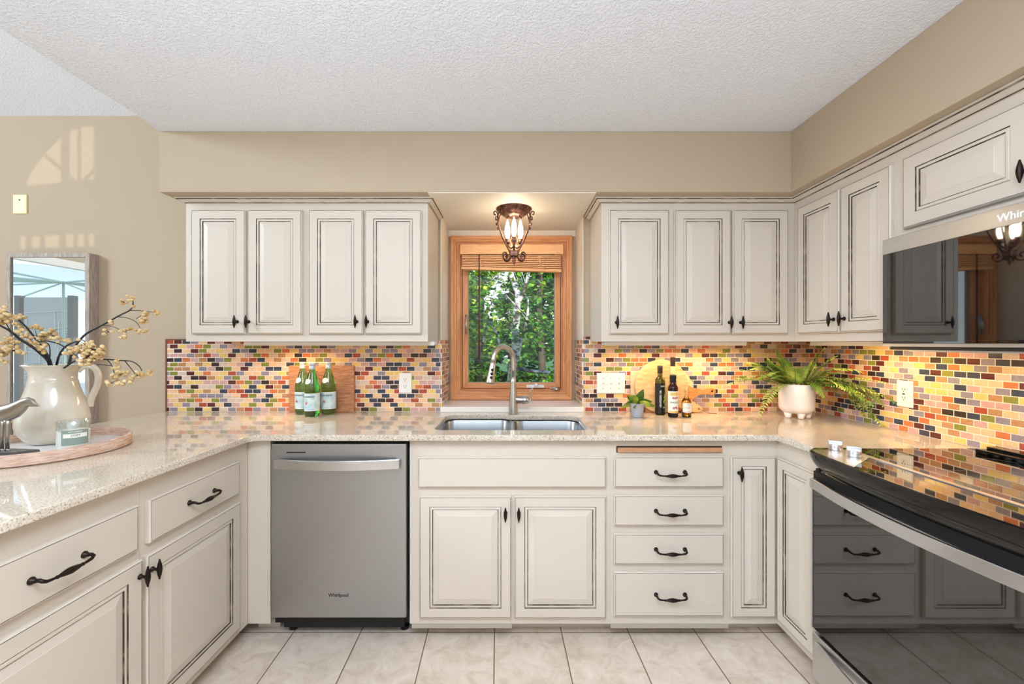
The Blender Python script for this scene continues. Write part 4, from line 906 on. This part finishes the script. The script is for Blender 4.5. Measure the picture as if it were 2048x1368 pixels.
# bird figure
metalb = mat('pewter', (168, 160, 148), .28, .9)
YB = 1.435; bs = YB/F
bd = thing('bird_figurine', 'silvery metal bird figurine on thin legs at the left edge of the tray', 'figurine', (PX(8, YB), YB, ZY))
def BP(px, py, dy=0): return (PX(px, YB)-PX(8, YB), dy, PZ(py, YB)-ZY)
sec = [(-78, 842, 1.5), (-60, 838, 4), (-40, 832, 9), (-20, 829, 14), (0, 828, 17), (15, 826, 17.5), (30, 820, 16), (42, 812, 13), (50, 806, 10.5), (57, 804, 9.5), (64, 806, 8), (70, 809, 4.5), (76, 811, 2), (81, 812.3, .4)]
m = MB(); P = [BP(a, b) for a, b, c in sec]; m.tube(P, [c*bs for a, b, c in sec], 20, flat=.62, up=(0, 0, 1)); m.build('body', metalb, bd, smooth=True)
for x in (4, 15):
    m = MB(); m.tube([BP(x+1, 838), BP(x+1, 852), BP(x, 870), BP(x-.5, 898)], [.012, .0062, .0056, .0052], 10); m.tube([BP(x-1, 899), BP(x+8, 900, -.006)], [.006, .003], 8); m.build('leg', metalb, bd, smooth=True)
m = MB(); zz = PZ(899.5, YB)-ZY; x0 = PX(-40, YB)-PX(8, YB); x1 = PX(62, YB)-PX(8, YB)
m.add([(x0, -.035, .0006), (x1, -.028, .0006), (x1, .032, .0006), (x0, .035, .0006), (x0, -.033, zz), (x1-.02, -.026, zz), (x1-.004, .03, zz-.006), (x0, .033, zz)], [(3,2,1,0), (4,5,6,7), (0,1,5,4), (1,2,6,5), (2,3,7,6), (3,0,4,7)])
m.build('base', mat('dark_slate_base', (92, 88, 86), .35, .3), bd, bev=.001)
# candle
YC_ = 1.50; cc = thing('candle_jar', 'white candle in a clear glass jar with grey-green label, on the tray', 'candle', (PX(147, YC_), YC_, ZY))
r_ = .0440; h_ = PZ(840, YC_)-ZY
m = MB(); m.lathe([(r_-.004, .0005), (r_, .003), (r_, h_-.001), (r_-.001, h_), (r_-.003, h_-.001), (r_-.003, h_*.7)], 40, cap=False); m.build('glass', clearg, cc, smooth=True)
m = MB(); m.lathe([(.001, .0025), (r_-.0010, .0045), (r_-.0010, h_*.70), (.001, h_*.70)], 40); m.build('wax', mat('white_wax', (246, 242, 234), .4, Subsurface_Weight=0.0), cc, auto=50)
def wrap_patch(m, r, z0, z1, a0, a1, n=14, mi=0):
    v = []; f = []
    for i in range(n+1):
        a = a0+(a1-a0)*i/n; v += [(r*math.sin(a), -r*math.cos(a), z0), (r*math.sin(a), -r*math.cos(a), z1)]
    for i in range(n): f.append((2*i, 2*i+2, 2*i+3, 2*i+1))
    m.add(v, f, mi)
def wrap_text(m, txt, size, r, zc, ac, mi=0, sx=1.0):
    v, f = text_verts(txt, size, 0.0); m.add([((r)*math.sin(ac+a*sx/r), -(r)*math.cos(ac+a*sx/r), zc+b) for a, b, c in v], f, mi)
a_ = math.atan2(-PX(147, YC_), YC_)  # turned towards the room
m = MB(); ac_ = .92; wrap_patch(m, r_+.0004, h_*.30, h_*.74, -.85+ac_, .85+ac_, mi=0); wrap_patch(m, r_+.0007, h_*.52, h_*.64, -.72+ac_, .72+ac_, mi=1); wrap_text(m, 'COZY', .009, r_+.001, h_*.58, ac_, 2)
wrap_text(m, 'SOY CANDLE', .006, r_+.0009, h_*.69, ac_, 1)
m.build('label', [mat('sage_label', (136, 152, 144), .6), paper, darkgrey], cc)

# ------------------------------------------------------------------ green water bottles with the rectangular board
bd1 = thing('cutting_board', 'rectangular reddish acacia board standing behind the green bottles', 'cutting board', ((PX(578, 2.455)+PX(708, 2.455))/2, 2.462, ZT))
xw = (PX(708, 2.455)-PX(578, 2.455))/2; hb = PZ(731, 2.455)-ZT
sl = slab([rrect(-xw, xw, 0.0006, hb, .008)], -.009, .009, .003, 'board', acacia, bd1); sl.rotation_euler = (PI/2, 0, 0); sl.data.transform(Matrix.Identity(4)); 
cap_m = mat('grey_foil_cap', (196, 200, 204), .35, .3); blab = mat('pale_blue_label', (196, 222, 226), .5); noise_color(blab, (176, 208, 216), (216, 232, 228), 40, 3)
red = mat('label_red_star', (196, 70, 66), .5); navy = mat('label_navy_ink', (30, 40, 66), .5)
water = None
def green_bottle(px, Y, label, turn):
    t = thing('water_bottle', label, 'bottle', (PX(px, Y), Y, ZT), turn, 'green sparkling water bottles'); H = .292; r = .0400
    prof = [(.001, .004), (.022, .0008), (.031, .0008), (.0375, .006), (r, .018), (r, .150), (.0390, .162), (.035, .182), (.028, .205), (.0215, .228), (.0165, .245), (.0148, .262), (.0148, .268)]
    m = MB(); m.lathe(prof, 36, cap=False)
    v2 = []
    for x, y, z in m.v:
        if z < .022:
            a = math.atan2(y, x); q = 1-.07*abs(math.sin(2.5*a))*(1-z/.022); x *= q; y *= q
        v2.append((x, y, z))
    m.v = v2; m.lathe([(.0148, .268), (.001, .2682)], 36, cap=False); m.build('glass', greeng, t, smooth=True)
    m = MB(); m.lathe([(.0155, .258), (.0160, .260), (.0158, .276), (.0150, .277)], 28); m.lathe([(.0162, .2785), (.0168, .280), (.0165, .291), (.015, .2925), (.001, .2925)], 28); m.build('cap', cap_m, t, auto=40)
    m = MB(); wrap_patch(m, r+.0005, .034, .128, -1.9, 1.9, 40, 0); wrap_patch(m, r+.0007, .126, .1285, -1.9, 1.9, 40, 1); wrap_patch(m, r+.0007, .034, .0365, -1.9, 1.9, 40, 1)
    wrap_text(m, 'S.PELLEGRINO', .0125, r+.001, .110, -.05, 2, 1.05)
    for k in range(5):
        a = PI/2+2*PI*k/5; c0 = -.15
        pts = [(0, 0), (.005*math.cos(a-.5), .005*math.sin(a-.5)), (.0115*math.cos(a), .0115*math.sin(a)), (.005*math.cos(a+.5), .005*math.sin(a+.5))]
        m.add([((r+.0012)*math.sin(c0+x/r), -(r+.0012)*math.cos(c0+x/r), .076+z) for x, z in pts], [(0, 1, 2, 3)], 3)
    m.build('body_label', [blab, paper, navy, red], t)
    m = MB(); n = 24; v = [(0, 0)]
    def rz_(z): return .0390+(.0215-.0425)*(z-.162)/(.228-.162)
    ring = [(.0195*math.cos(2*PI*i/n), .193+.0145*math.sin(2*PI*i/n)) for i in range(n)]
    pts = [(0, .193)]+[(x*.55, .193+(z-.193)*.55) for x, z in ring]+ring
    vv = []
    for x, z in pts:
        rr = rz_(z)+.0042; a = x/rr-.15; vv.append((rr*math.sin(a), -rr*math.cos(a), z))
    f = [(0, 1+i, 1+(i+1) % n) for i in range(n)]+[(1+i, 1+n+i, 1+n+(i+1) % n, 1+(i+1) % n) for i in range(n)]
    m.add(vv, f, 0); m.build('neck_label', [mat('oval_label', (226, 230, 230), .5) if 'oval_label' not in bpy.data.materials else bpy.data.materials['oval_label']], t, smooth=True)
    return t
green_bottle(605.5, 2.400, 'green water bottle on the left of the three, partly hidden', -.25)
green_bottle(624.5, 2.325, 'green water bottle in the middle, standing in front of the others', -.22)
green_bottle(657, 2.395, 'green water bottle on the right of the three, against the wooden board', -.05)

# ------------------------------------------------------------------ boards right of the switch
def vert_slab(loop, y, th, name, mats, parent, org, holes=(), bev=.002):
    lo = [[(a-org[0], b-org[2]) for a, b in loop]]+[[(a-org[0], b-org[2]) for a, b in h] for h in holes]
    o = slab(lo, -th/2, th/2, bev, name, mats, parent); o.rotation_euler = (PI/2, 0, 0); o.location = (0, y-org[1], 0); return o
def circ(px, py, r, Y, n=20): return [(PX(px, Y)+r*math.cos(2*PI*i/n), PZ(py, Y)+r*math.sin(2*PI*i/n)) for i in range(n)]
def pxl(pts, Y): return [(PX(a, Y), PZ(b, Y)) for a, b in pts]
Y1_, Y2_, Y3_ = 2.470, 2.455, 2.438
org = (PX(1322, Y1_), Y1_, ZT); t = thing('cutting_board', 'pale rectangular board at the back, its corners showing behind the round one', 'cutting board', org)
vert_slab(pxl([(1261, 743), (1368, 743), (1386, 766), (1386, 800), (1261, 800)], Y1_), Y1_, .012, 'board', palew, t, org)
vert_slab([(PX(1261, Y1_), ZT+.0006), (PX(1386, Y1_), ZT+.0006), (PX(1386, Y1_), PZ(800.3, Y1_)), (PX(1261, Y1_), PZ(800.3, Y1_))], Y1_, .012, 'walnut_base', walnut, t, org)
org = (PX(1340, Y2_), Y2_, ZT); t = thing('cutting_board', 'orange-brown paddle board with its handle pointing right', 'cutting board', org)
lp = pxl([(1290, 768), (1330, 764), (1362, 764), (1376, 770), (1388, 776), (1405, 779), (1418, 776.5), (1427, 776.5), (1431, 781), (1430, 787), (1424, 790), (1412, 788), (1400, 789), (1390, 794), (1384, 802), (1376, 812), (1360, 822)], Y2_) + [(PX(1350, Y2_), ZT+.0006), (PX(1290, Y2_), ZT+.0006)]
vert_slab(lp, Y2_, .012, 'board', cherry, t, org, [circ(1424, 782.5, .0065, Y2_)[::-1]])
org = (PX(1322.7, Y3_), Y3_, ZT); t = thing('cutting_board', 'large round pale wooden board with a short handle at lower right', 'cutting board', org)
rr = (PZ(772.4, Y3_)-ZT-.0008); cx0, cz0 = PX(1322.7, Y3_), PZ(772.4, Y3_)
ang0 = math.radians(-52); lp = [(cx0+rr*math.cos(a), cz0+rr*math.sin(a)) for a in [math.radians(-22)+i*(2*PI-math.radians(30))/60 for i in range(61)]]
lp = lp + pxl([(1372, 820), (1384, 824), (1396, 825.5), (1403, 823), (1405, 818), (1400, 812), (1386, 803)], Y3_)
vert_slab(lp, Y3_, .014, 'board', bamboo, t, org, [circ(1396.5, 818, .005, Y3_)[::-1]], .003)
m = MB(); q = Vector((PX(1397, Y3_)-org[0], 0, PZ(818, Y3_)-org[2]))
m.tube(spline([q+Vector((0, .006, 0)), q+Vector((.003, -.012, .0)), q+Vector((.02, -.012, -.006)), q+Vector((.045, -.014, -.018)), q+Vector((.07, -.02, -.0205)), q+Vector((.09, -.015, -.0215))], 4), .0012, 5)
for k in range(5): m.tube([q+Vector((.05, -.016, -.0215)), q+Vector((.065+.006*k, -.020-.003*k, -.0195)), q+Vector((.092, -.012-.004*k, -.0218))], .0013, 5)
m.build('leather_cord', mat('red_leather_cord', (150, 70, 40), .6), t)

# ------------------------------------------------------------------ oil and vinegar bottles
def bottle(name, label, px, Y, prof, glass, group='bottles by the round board', n=32, sq=0):
    t = thing(name, label, 'bottle', (PX(px, Y), Y, ZT), 0, group); m = MB(); m.lathe(prof, n, cap=False)
    if sq:
        v2 = []
        for x, y, z in m.v:
            if z < sq:
                a = math.atan2(y, x); q = 1/max(abs(math.cos(a)), abs(math.sin(a))); q = 1+(min(q, 1.16)-1)*.8; x *= q; y *= q
            v2.append((x, y, z))
        m.v = v2
    m.build('glass', glass, t, smooth=True); return t
t = bottle('oil_bottle', 'tall dark green square oil bottle with a black label', 1320, 2.375, [(.001, .003), (.024, .0008), (.0268, .004), (.0268, .190), (.024, .202), (.014, .212), (.0125, .218), (.0125, .238), (.001, .2385)], oliveg)
m = MB(); m.lathe([(.0135, .232), (.0140, .234), (.0135, .252), (.0145, .254), (.0145, .274), (.013, .276), (.001, .276)], 24); m.build('cap', mat('dark_brown_cap', (48, 36, 34), .5), t, auto=40)
m = MB(); m.lathe([(.001, .006), (.0245, .006), (.0245, .168), (.001, .168)], 24); m.build('oil', mat('dark_oil', (30, 34, 14), .2), t, auto=50)
m = MB(); rl = .0273; wrap_patch(m, rl, .012, .178, -2.2, 2.2, 36, 0); wrap_patch(m, rl+.0003, .158, .166, -.2, .95, 10, 1); wrap_patch(m, rl+.0003, .040, .049, .25, 1.1, 10, 1)
v, f = text_verts('GRAPESEED OIL', .0135, 0); m.add([((rl+.0005)*math.sin(-.22+-b/rl), -(rl+.0005)*math.cos(-.22-b/rl), a+.093) for a, b, c in v], f, 2)
for k in range(18):
    a = .65+random.uniform(-.25, .25); z = .085+random.uniform(-.026, .032); m.ball(((rl-.001)*math.sin(a), -(rl-.001)*math.cos(a), z), .0040, 6, 3)
m.build('label', [mat('black_label', (26, 28, 28), .4), mat('grey_print', (150, 152, 140), .5), paper, mat('grape_green', (150, 190, 60), .4)], t)
t = bottle('syrup_bottle', 'tall clear bottle with black capsule, behind the brown bottle', 1345.5, 2.395, [(.001, .003), (.021, .0008), (.0235, .004), (.0235, .150), (.021, .18), (.0135, .215), (.0118, .235), (.0118, .306), (.001, .3065)], palebottle)
m = MB(); m.lathe([(.0132, .272), (.0135, .274), (.0132, .292), (.0142, .294), (.0138, .321), (.012, .3225), (.001, .3225)], 24); m.build('cap', mat('black_capsule', (50, 40, 38), .35), t, auto=40)
m = MB(); m.lathe([(.0122, .225), (.0126, .227), (.0126, .268), (.0122, .270)], 24, cap=False); m.build('neck_label', mat('neck_paper', (232, 208, 150), .5), t)
t = bottle('vinegar_bottle', 'brown glass bottle with a white label showing shallots', 1346, 2.300, [(.001, .003), (.022, .0008), (.0258, .004), (.026, .008), (.026, .158), (.024, .166), (.0165, .177), (.0150, .182), (.0150, .196), (.001, .1965)], browng)
m = MB(); m.lathe([(.0162, .190), (.0165, .192), (.0158, .206), (.0175, .210), (.0175, .226), (.015, .2285), (.001, .2285)], 24); m.build('cap', blackm, t, auto=40)
m = MB(); m.lathe([(.001, .006), (.0235, .006), (.0235, .154), (.001, .156)], 24); m.build('vinegar', mat('dark_vinegar', (44, 20, 12), .2), t, auto=50)
m = MB(); wrap_patch(m, .0266, .025, .142, -1.7, 1.7, 30, 0); wrap_patch(m, .0268, .118, .136, -.9, .9, 20, 1); wrap_patch(m, .0268, .026, .036, -1.2, 1.2, 20, 1); wrap_text(m, 'SHALLOT', .0115, .0271, .082, .0, 2)
for (a, z, r_) in ((-.3, .106, .0062), (.1, .105, .0058), (.5, .108, .006), (-.2, .052, .0068), (.25, .056, .0062), (.5, .050, .0052)):
    m.add([(.0270*math.sin(a+r_*math.cos(q)/.0266), -.0274*math.cos(a+r_*math.cos(q)/.0266), z+r_*1.0*math.sin(q)) for q in [2*PI*i/12 for i in range(12)]], [tuple(range(12))], 3)
m.build('label', [paper, mat('gold_print', (224, 186, 108), .5), darkgrey, mat('shallot_print', (186, 120, 116), .5)], t)
t = bottle('oil_cruet', 'small clear bottle of golden oil with a white label', 1373, 2.300, [(.001, .003), (.021, .0008), (.0245, .004), (.0245, .078), (.022, .092), (.013, .106), (.0095, .114), (.0095, .138), (.0115, .140), (.0115, .145), (.001, .1452)], palebottle)
m = MB(); m.lathe([(.001, .005), (.0225, .005), (.0225, .076), (.019, .088), (.011, .100), (.001, .1005)], 24); m.build('oil', oilg, t, smooth=True)
m = MB(); wrap_patch(m, .0251, .028, .078, -1.3, 1.3, 24, 0)
for k in range(6):
    wrap_patch(m, .0253, .034+.0075*k, .0355+.0075*k, -.6+.1*(k % 3), .55-.12*(k % 2), 10, 1)
m.build('label', [paper, mat('faint_script', (150, 140, 120), .6)], t)
m = MB(); m.lathe([(.0085, .1453), (.0105, .150), (.0100, .158), (.001, .159)], 18); m.build('stopper', clearg, t, smooth=True)

# ------------------------------------------------------------------ small potted plant
YP = 2.30; t = thing('potted_plant', 'small broad-leaved plant in a ribbed grey pot, beside the light switches', 'potted plant', (PX(1274.5, YP), YP, ZT))
m = MB(); m.lathe([(.001, .001), (.028, .0008), (.029, .003), (.037, .064), (.040, .072), (.040, .076), (.037, .0765), (.035, .066), (.001, .064)], 48, ribs=16, ramp=.02); m.build('pot', mat('grey_pot', (176, 176, 188), .5), t, smooth=True)
m = MB(); m.lathe([(.001, .066), (.034, .066)], 24, cap=False); m.build('soil', mat('dark_soil', (60, 46, 36), .9), t)
leafg = mat('variegated_leaf', (150, 178, 50), .4); noise_color(leafg, (72, 116, 40), (196, 206, 76), 16, 2)
leafd = mat('dark_leaf', (70, 108, 40), .4)
def leaf(m, p, dr, L_, W_, droop=.3, mi=0, n=8, cup=.25, roll=0.0):
    dr = Vector(dr).normalized(); side = dr.cross(Vector((0, 0, 1))); side = side.normalized() if side.length > .01 else Vector((1, 0, 0)); up = side.cross(dr)
    if roll: side, up = side*math.cos(roll)+up*math.sin(roll), up*math.cos(roll)-side*math.sin(roll)
    v = []; f = []
    for i in range(n+1):
        a = i/n; c = Vector(p)+dr*(L_*a)-Vector((0, 0, 1))*(droop*L_*a*a); w_ = W_*math.sin(PI*min(.985, a**.8))**.85
        v += [c-side*w_+up*(w_*cup), c, c+side*w_+up*(w_*cup)]
    for i in range(n): f += [(3*i, 3*i+3, 3*i+4, 3*i+1), (3*i+1, 3*i+4, 3*i+5, 3*i+2)]
    m.add([tuple(q) for q in v], f, mi)
for (dx, dy, dz, L_, W_, dp, k) in ((-.55, -.2, .85, .105, .021, .35, 0), (-.9, -.3, .5, .10, .022, .5, 0), (-.95, -.1, .15, .095, .020, .35, 0), (.35, -.1, .95, .085, .024, .0, 1), (.85, -.2, .5, .085, .022, .3, 1), (.9, -.4, .25, .095, .020, .3, 0), (.1, -.8, .5, .07, .018, .5, 0), (-.4, -.8, .45, .075, .02, .6, 1), (-.2, .5, .8, .07, .018, .3, 0), (.5, .4, .7, .06, .018, .4, 1)):
    m = MB(); leaf(m, (0, 0, .068), (dx, dy, dz), L_*1.05, W_*1.15, dp, cup=.12, roll=(1.0 if dx > 0 else -1.0)*.95); m.build('leaf', leafd if k else leafg, t, smooth=True)

# ------------------------------------------------------------------ fern
YF = 2.285; FX = PX(1593, YF); t = thing('potted_fern', 'green fern in a white footed fluted pot, in the counter corner', 'potted plant', (FX, YF, ZT))
m = MB(); m.lathe([(.001, .026), (.048, .0262), (.066, .031), (.078, .044), (.0825, .062), (.0845, .180), (.0830, .183), (.079, .180), (.078, .166), (.001, .163)], 96, ribs=48, ramp=.006)
m.build('pot', whitecer, t, smooth=True)
for a in (-1.75, -.55, .6, 2.0, 3.3):
    m = MB(); m.lathe([(.010, .0008), (.014, .004), (.019, .030)], 16, (.050*math.cos(a), .050*math.sin(a), 0)); m.build('pot_foot', whitecer, t, smooth=True)
m = MB(); m.lathe([(.001, .168), (.078, .168)], 24, cap=False); m.build('soil', bpy.data.materials['dark_soil'], t)
fernm = mat('fern_green', (126, 158, 48), .5); noise_color(fernm, (96, 138, 44), (204, 218, 104), 12, 2)
def frond(az, el, L_, droop, seedk):
    m = MB(); n = 28; p = Vector((.03*math.cos(az), .03*math.sin(az), .165)); d = Vector((math.cos(az)*math.cos(el), math.sin(az)*math.cos(el), math.sin(el)))
    P = []
    for i in range(n+1):
        a = i/n; q = p+d*(L_*a)-Vector((0, 0, 1))*(droop*L_*a*a)
        q.x = min(q.x, XW-.012-FX); q.y = min(q.y, YW-.012-YF); q.z = min(q.z, UB-.035-ZT); q.z = max(q.z, .01); P.append(q)
    m.tube(P, [.0016*(1-.7*i/n) for i in range(n+1)], 5, 1)
    for i in range(3, n):
        a = i/n; tdir = (P[min(i+1, n)]-P[i-1]); tdir = tdir.normalized() if tdir.length > 1e-6 else d
        s = tdir.cross(Vector((0, 0, 1))); s = s.normalized() if s.length > .05 else Vector((1, 0, 0)); up = s.cross(tdir)
        ll = .040*math.sin(PI*(a*.86+.12))**.7
        for sg in (-1, 1):
            dr = (s*sg+tdir*.55+up*random.uniform(-.15, .25)).normalized(); b0 = P[i]; tw = tdir*.0045
            mid = b0+dr*ll*.55+Vector((0, 0, .001)); tp = b0+dr*ll-Vector((0, 0, .004))
            vs_ = [b0-tw*.6, b0+tw*.6, mid+tw, mid-tw, tp]
            vs_ = [Vector((min(q.x, XW-.004-FX), min(q.y, YW-.004-YF), max(q.z, .004))) for q in vs_]
            m.add([tuple(q) for q in vs_], [(0, 1, 2, 3), (3, 2, 4)], 0)
    m.build('frond', [fernm, mat('fern_stem', (96, 84, 40), .6) if 'fern_stem' not in bpy.data.materials else bpy.data.materials['fern_stem']], t)
fr = [(180, 30, .37, .25), (188, 15, .36, .12), (200, 42, .35, .55), (205, 28, .33, .95), (170, 45, .32, .30), (160, 60, .26, .2), (125, 72, .24, .1), (285, 50, .19, 1.0),
      (300, 38, .34, .75), (310, 50, .40, .55), (318, 28, .40, .55), (322, 12, .40, .35), (330, 35, .38, .95), (306, 20, .42, .45), (295, 25, .36, .60), (335, 60, .30, .3), (20, 60, .22, .3), (90, 68, .20, .2), (314, 8, .36, .65), (192, 55, .30, .35), (325, 70, .28, .15), (345, 45, .25, .4), (184, 22, .40, .35), (196, 28, .38, .30), (178, 50, .34, .5), (204, 52, .33, .6), (312, 35, .43, .75), (303, 28, .40, .35), (319, 45, .42, .9), (298, 52, .34, .5), (232, 60, .24, .4), (327, 20, .42, .7), (150, 50, .25, .3), (100, 50, .2, .2)]
for az, el, L_, dp in fr: frond(math.radians(az), math.radians(el), L_, dp, 0)
for az, el, L_, dp in fr[::2]: frond(math.radians(az+random.uniform(-9, 9)), math.radians(min(75, el+random.uniform(2, 14))), L_*random.uniform(.75, .95), dp, 0)

# ------------------------------------------------------------------ garden outside the kitchen window
m = MB(); m.box(-30, 30, 2.95, 60, -.62, -.6); grass = mat('lawn', (70, 110, 40), .9); noise_color(grass, (40, 78, 24), (96, 140, 56), 6, 6)
g = m.build('floor_lawn', grass); g['kind'] = 'structure'
m = MB(); m.box(-30, -5.12, -12, 2.93, -.3, -.25); m.box(-5.1, 5, -12, -3.25, -.3, -.25); g = m.build('floor_patio', mat('patio_concrete', (190, 186, 178), .9)); g['kind'] = 'structure'
bark = mat('birch_bark', (226, 222, 214), .8); noise_color(bark, (66, 60, 56), (206, 202, 198), 9, 5, (1, 1, 2.0), .42, .58)
barkd = mat('dark_bark', (84, 70, 56), .85)
lv = []
for i, (a, b) in enumerate((((56, 112, 24), (140, 190, 40)), ((26, 66, 18), (84, 142, 32)), ((110, 150, 26), (214, 216, 80)))):
    q = mat('tree_leaf_%s' % ('mid', 'dark', 'light')[i], a, .5); noise_color(q, a, b, 9, 2); lv.append(q)
def PT(px, py, d): return Vector((PX(px, d), d, PZ(py, d)))
def tree(label, limbs, mt, cloud, nleaf, size, seed, mts):
    random.seed(seed); base = limbs[0][0][0]; o = Vector((PT(*base).x, base[2], -.6)); t = thing('garden_tree', label, 'tree', o, 0, 'trees outside the window')
    m = MB(); nodes_ = []
    for pts, r0, r1 in limbs:
        P = [p-o for p in spline([PT(*q) for q in pts], 5)]
        if pts is limbs[0][0]: P = [Vector((P[0].x, P[0].y, .0))]+P
        n = len(P); m.tube(P, [r0+(r1-r0)*i/(n-1) for i in range(n)], 10); nodes_ += P
    for k in range(26):
        p = random.choice(nodes_); q = p+Vector((random.uniform(-.6, .6), random.uniform(-.3, .5), random.uniform(-.1, .7))); m.tube(spline([p, (p+q)/2+Vector((0, 0, random.uniform(-.1, .1))), q], 3), [.005]*3+[.004]*3+[.002], 5)
    m.build('trunk', mt, t, smooth=True)
    m = MB(); (x0, x1, y0, y1, z0, z1) = cloud
    cents = [Vector((random.uniform(x0, x1), random.uniform(y0, y1), random.uniform(z0, z1))) for _ in range(max(8, nleaf//45))]
    for k in range(nleaf):
        c = random.choice(cents)+Vector((random.gauss(0, .12), random.gauss(0, .12), random.gauss(0, .12)))-o
        a = random.uniform(0, 2*PI); e = random.uniform(-1.0, .6); L_ = size*random.uniform(.6, 1.3); W_ = L_*.42
        d = Vector((math.cos(a)*math.cos(e), math.sin(a)*math.cos(e), math.sin(e))); s = d.cross(Vector((random.uniform(-.6, .6), random.uniform(-.6, .6), 1))).normalized()*W_
        mid = c+d*L_*.45+Vector((0, 0, L_*.06))
        m.add([tuple(c), tuple(mid+s), tuple(c+d*L_), tuple(mid-s)], [(0, 1, 2, 3)], random.choice((0, 0, 1, 1, 2)))
    m.build('foliage', mts, t)
tree('white-barked tree with forked trunk in the middle of the window view', [([(1018, 800, 5.4), (1022, 770, 5.4), (1026, 730, 5.4), (1030, 700, 5.4), (1033, 640, 5.4), (1034, 610, 5.4), (1036, 590, 5.4), (1030, 570, 5.4), (1022, 545, 5.4), (1022, 500, 5.4)], .060, .034),
      ([(1034, 612, 5.4), (1048, 580, 5.4), (1056, 550, 5.4), (1060, 510, 5.4)], .030, .018), ([(1034, 720, 5.4), (1042, 680, 5.4), (1054, 640, 5.4), (1056, 600, 5.4)], .028, .014), ([(1000, 690, 5.0), (985, 650, 5.0), (965, 640, 5.0), (940, 632, 5.0)], .014, .008), ([(1026, 745, 5.2), (1040, 738, 5.1), (1060, 742, 5.0), (1100, 745, 5.0)], .026, .020), ([(965, 690, 5.0), (980, 620, 5.0), (992, 570, 5.0), (1000, 540, 5.0)], .012, .006)],
     bark, (-.9, .8, 4.7, 5.5, .9, 2.6), 1500, .075, 3, lv)
tree('leafy dark tree filling the right half of the window view', [([(1085, 780, 8.2), (1083, 700, 8.2), (1078, 620, 8.2), (1080, 560, 8.2), (1075, 480, 8.2)], .08, .05)], barkd, (.1, 2.2, 7.9, 8.7, .0, 3.6), 4600, .125, 5, [lv[1], lv[0], lv[1]])
tree('bright green leafy tree filling the left half of the window view', [([(955, 800, 6.4), (958, 700, 6.4), (962, 620, 6.4), (958, 560, 6.4), (960, 480, 6.4)], .07, .04)], barkd, (-2.0, -.15, 6.0, 7.3, .2, 3.3), 4200, .10, 6, [lv[0], lv[2], lv[0]])
tree('distant mass of green trees behind the white-barked tree', [([(1024, 770, 10.5), (1024, 600, 10.5), (1030, 500, 10.5)], .12, .06)], barkd, (-3.2, 3.2, 10.0, 12.0, -.4, 4.0), 11000, .26, 9, [lv[1], lv[1], lv[0]])

# ------------------------------------------------------------------ patio seen in the mirror
random.seed(5)
um = thing('sunroom_canopy', 'large white canopy with pale green ribs, standing in for a sunroom ceiling, seen as a reflection in the wall mirror', 'canopy_roof', (-7.75, -2.45, -.25))  # canopy modelled in place of a ribbed sunroom ceiling
m = MB(); n = 12; RR = 3.0; v = [(0, 0, 2.66)]+[(RR*math.cos(2*PI*i/n), RR*math.sin(2*PI*i/n), 2.52) for i in range(n)]
v = [(a, b, c) for a, b, c in v if True]; v += [(a*.995, b*.995, c-.012) for a, b, c in v]
def clipx(p): return (min(p[0], -5.15+7.75), p[1], p[2])
v = [clipx(p) for p in v]
m.add(v, [(0, 1+i, 1+(i+1) % n) for i in range(n)]+[(n+1, n+2+(i+1) % n, n+2+i) for i in range(n)]+[(1+i, n+2+i, n+2+(i+1) % n, 1+(i+1) % n) for i in range(n)])
cl = bpy.data.materials.new('translucent_canvas'); cl.use_nodes = True; N = cl.node_tree.nodes; L = cl.node_tree.links; N.clear()
oo = N.new('ShaderNodeOutputMaterial'); tt = N.new('ShaderNodeBsdfTranslucent'); dd = N.new('ShaderNodeBsdfDiffuse'); xx = N.new('ShaderNodeMixShader'); tt.inputs[0].default_value = dd.inputs[0].default_value = (.92, .94, .93, 1)
xx.inputs[0].default_value = .3; L.new(tt.outputs[0], xx.inputs[1]); L.new(dd.outputs[0], xx.inputs[2]); L.new(xx.outputs[0], oo.inputs[0]); m.v = [q for q in m.v]; m.f = m.f[:n]; m.m = m.m[:n]; m.build('canopy', cl, um)
m = MB(); m.tube([(0, 0, 0.001), (0, 0, 2.64)], .02, 10); m.build('pole', mat('sage_pole', (196, 212, 200), .5), um)
for i in range(n):
    m = MB(); a = 2*PI*i/n; m.tube([(0, 0, 2.62), clipx((RR*.97*math.cos(a), RR*.97*math.sin(a), 2.485))], .016, 6); m.build('rib', bpy.data.materials['sage_pole'], um)
gs = thing('garden_screen', 'taupe woven garden screen between dark posts, seen as a reflection in the wall mirror', 'screen', (-8.7, -3.1, -.25))
m = MB(); m.box(-.46, .40, -.02, .02, .001, 2.43); m.build('panel', mat('taupe_panel', (206, 200, 194), .8), gs)
for x in (-.56, .44):
    m = MB(); m.box(x-.05, x+.05, -.05, .05, .001, 2.46); m.build('post', mat('dark_post', (150, 140, 132), .8) if 'dark_post' not in bpy.data.materials else bpy.data.materials['dark_post'], gs)
m = MB()
for k in range(46):
    x0_, z0_ = random.uniform(-.44, .38), random.uniform(.3, 2.25); 
    if k % 2: p, q = (x0_, .03, z0_), (x0_+random.uniform(-.04, .04), .03, max(.02, z0_-random.uniform(.5, 1.2)))
    else: p, q = (-.44, .035, z0_), (.38, .035, z0_+random.uniform(-.12, .12))
    m.tube([p, q], .006, 4)
m.build('woven_strands', whitepaint, gs)
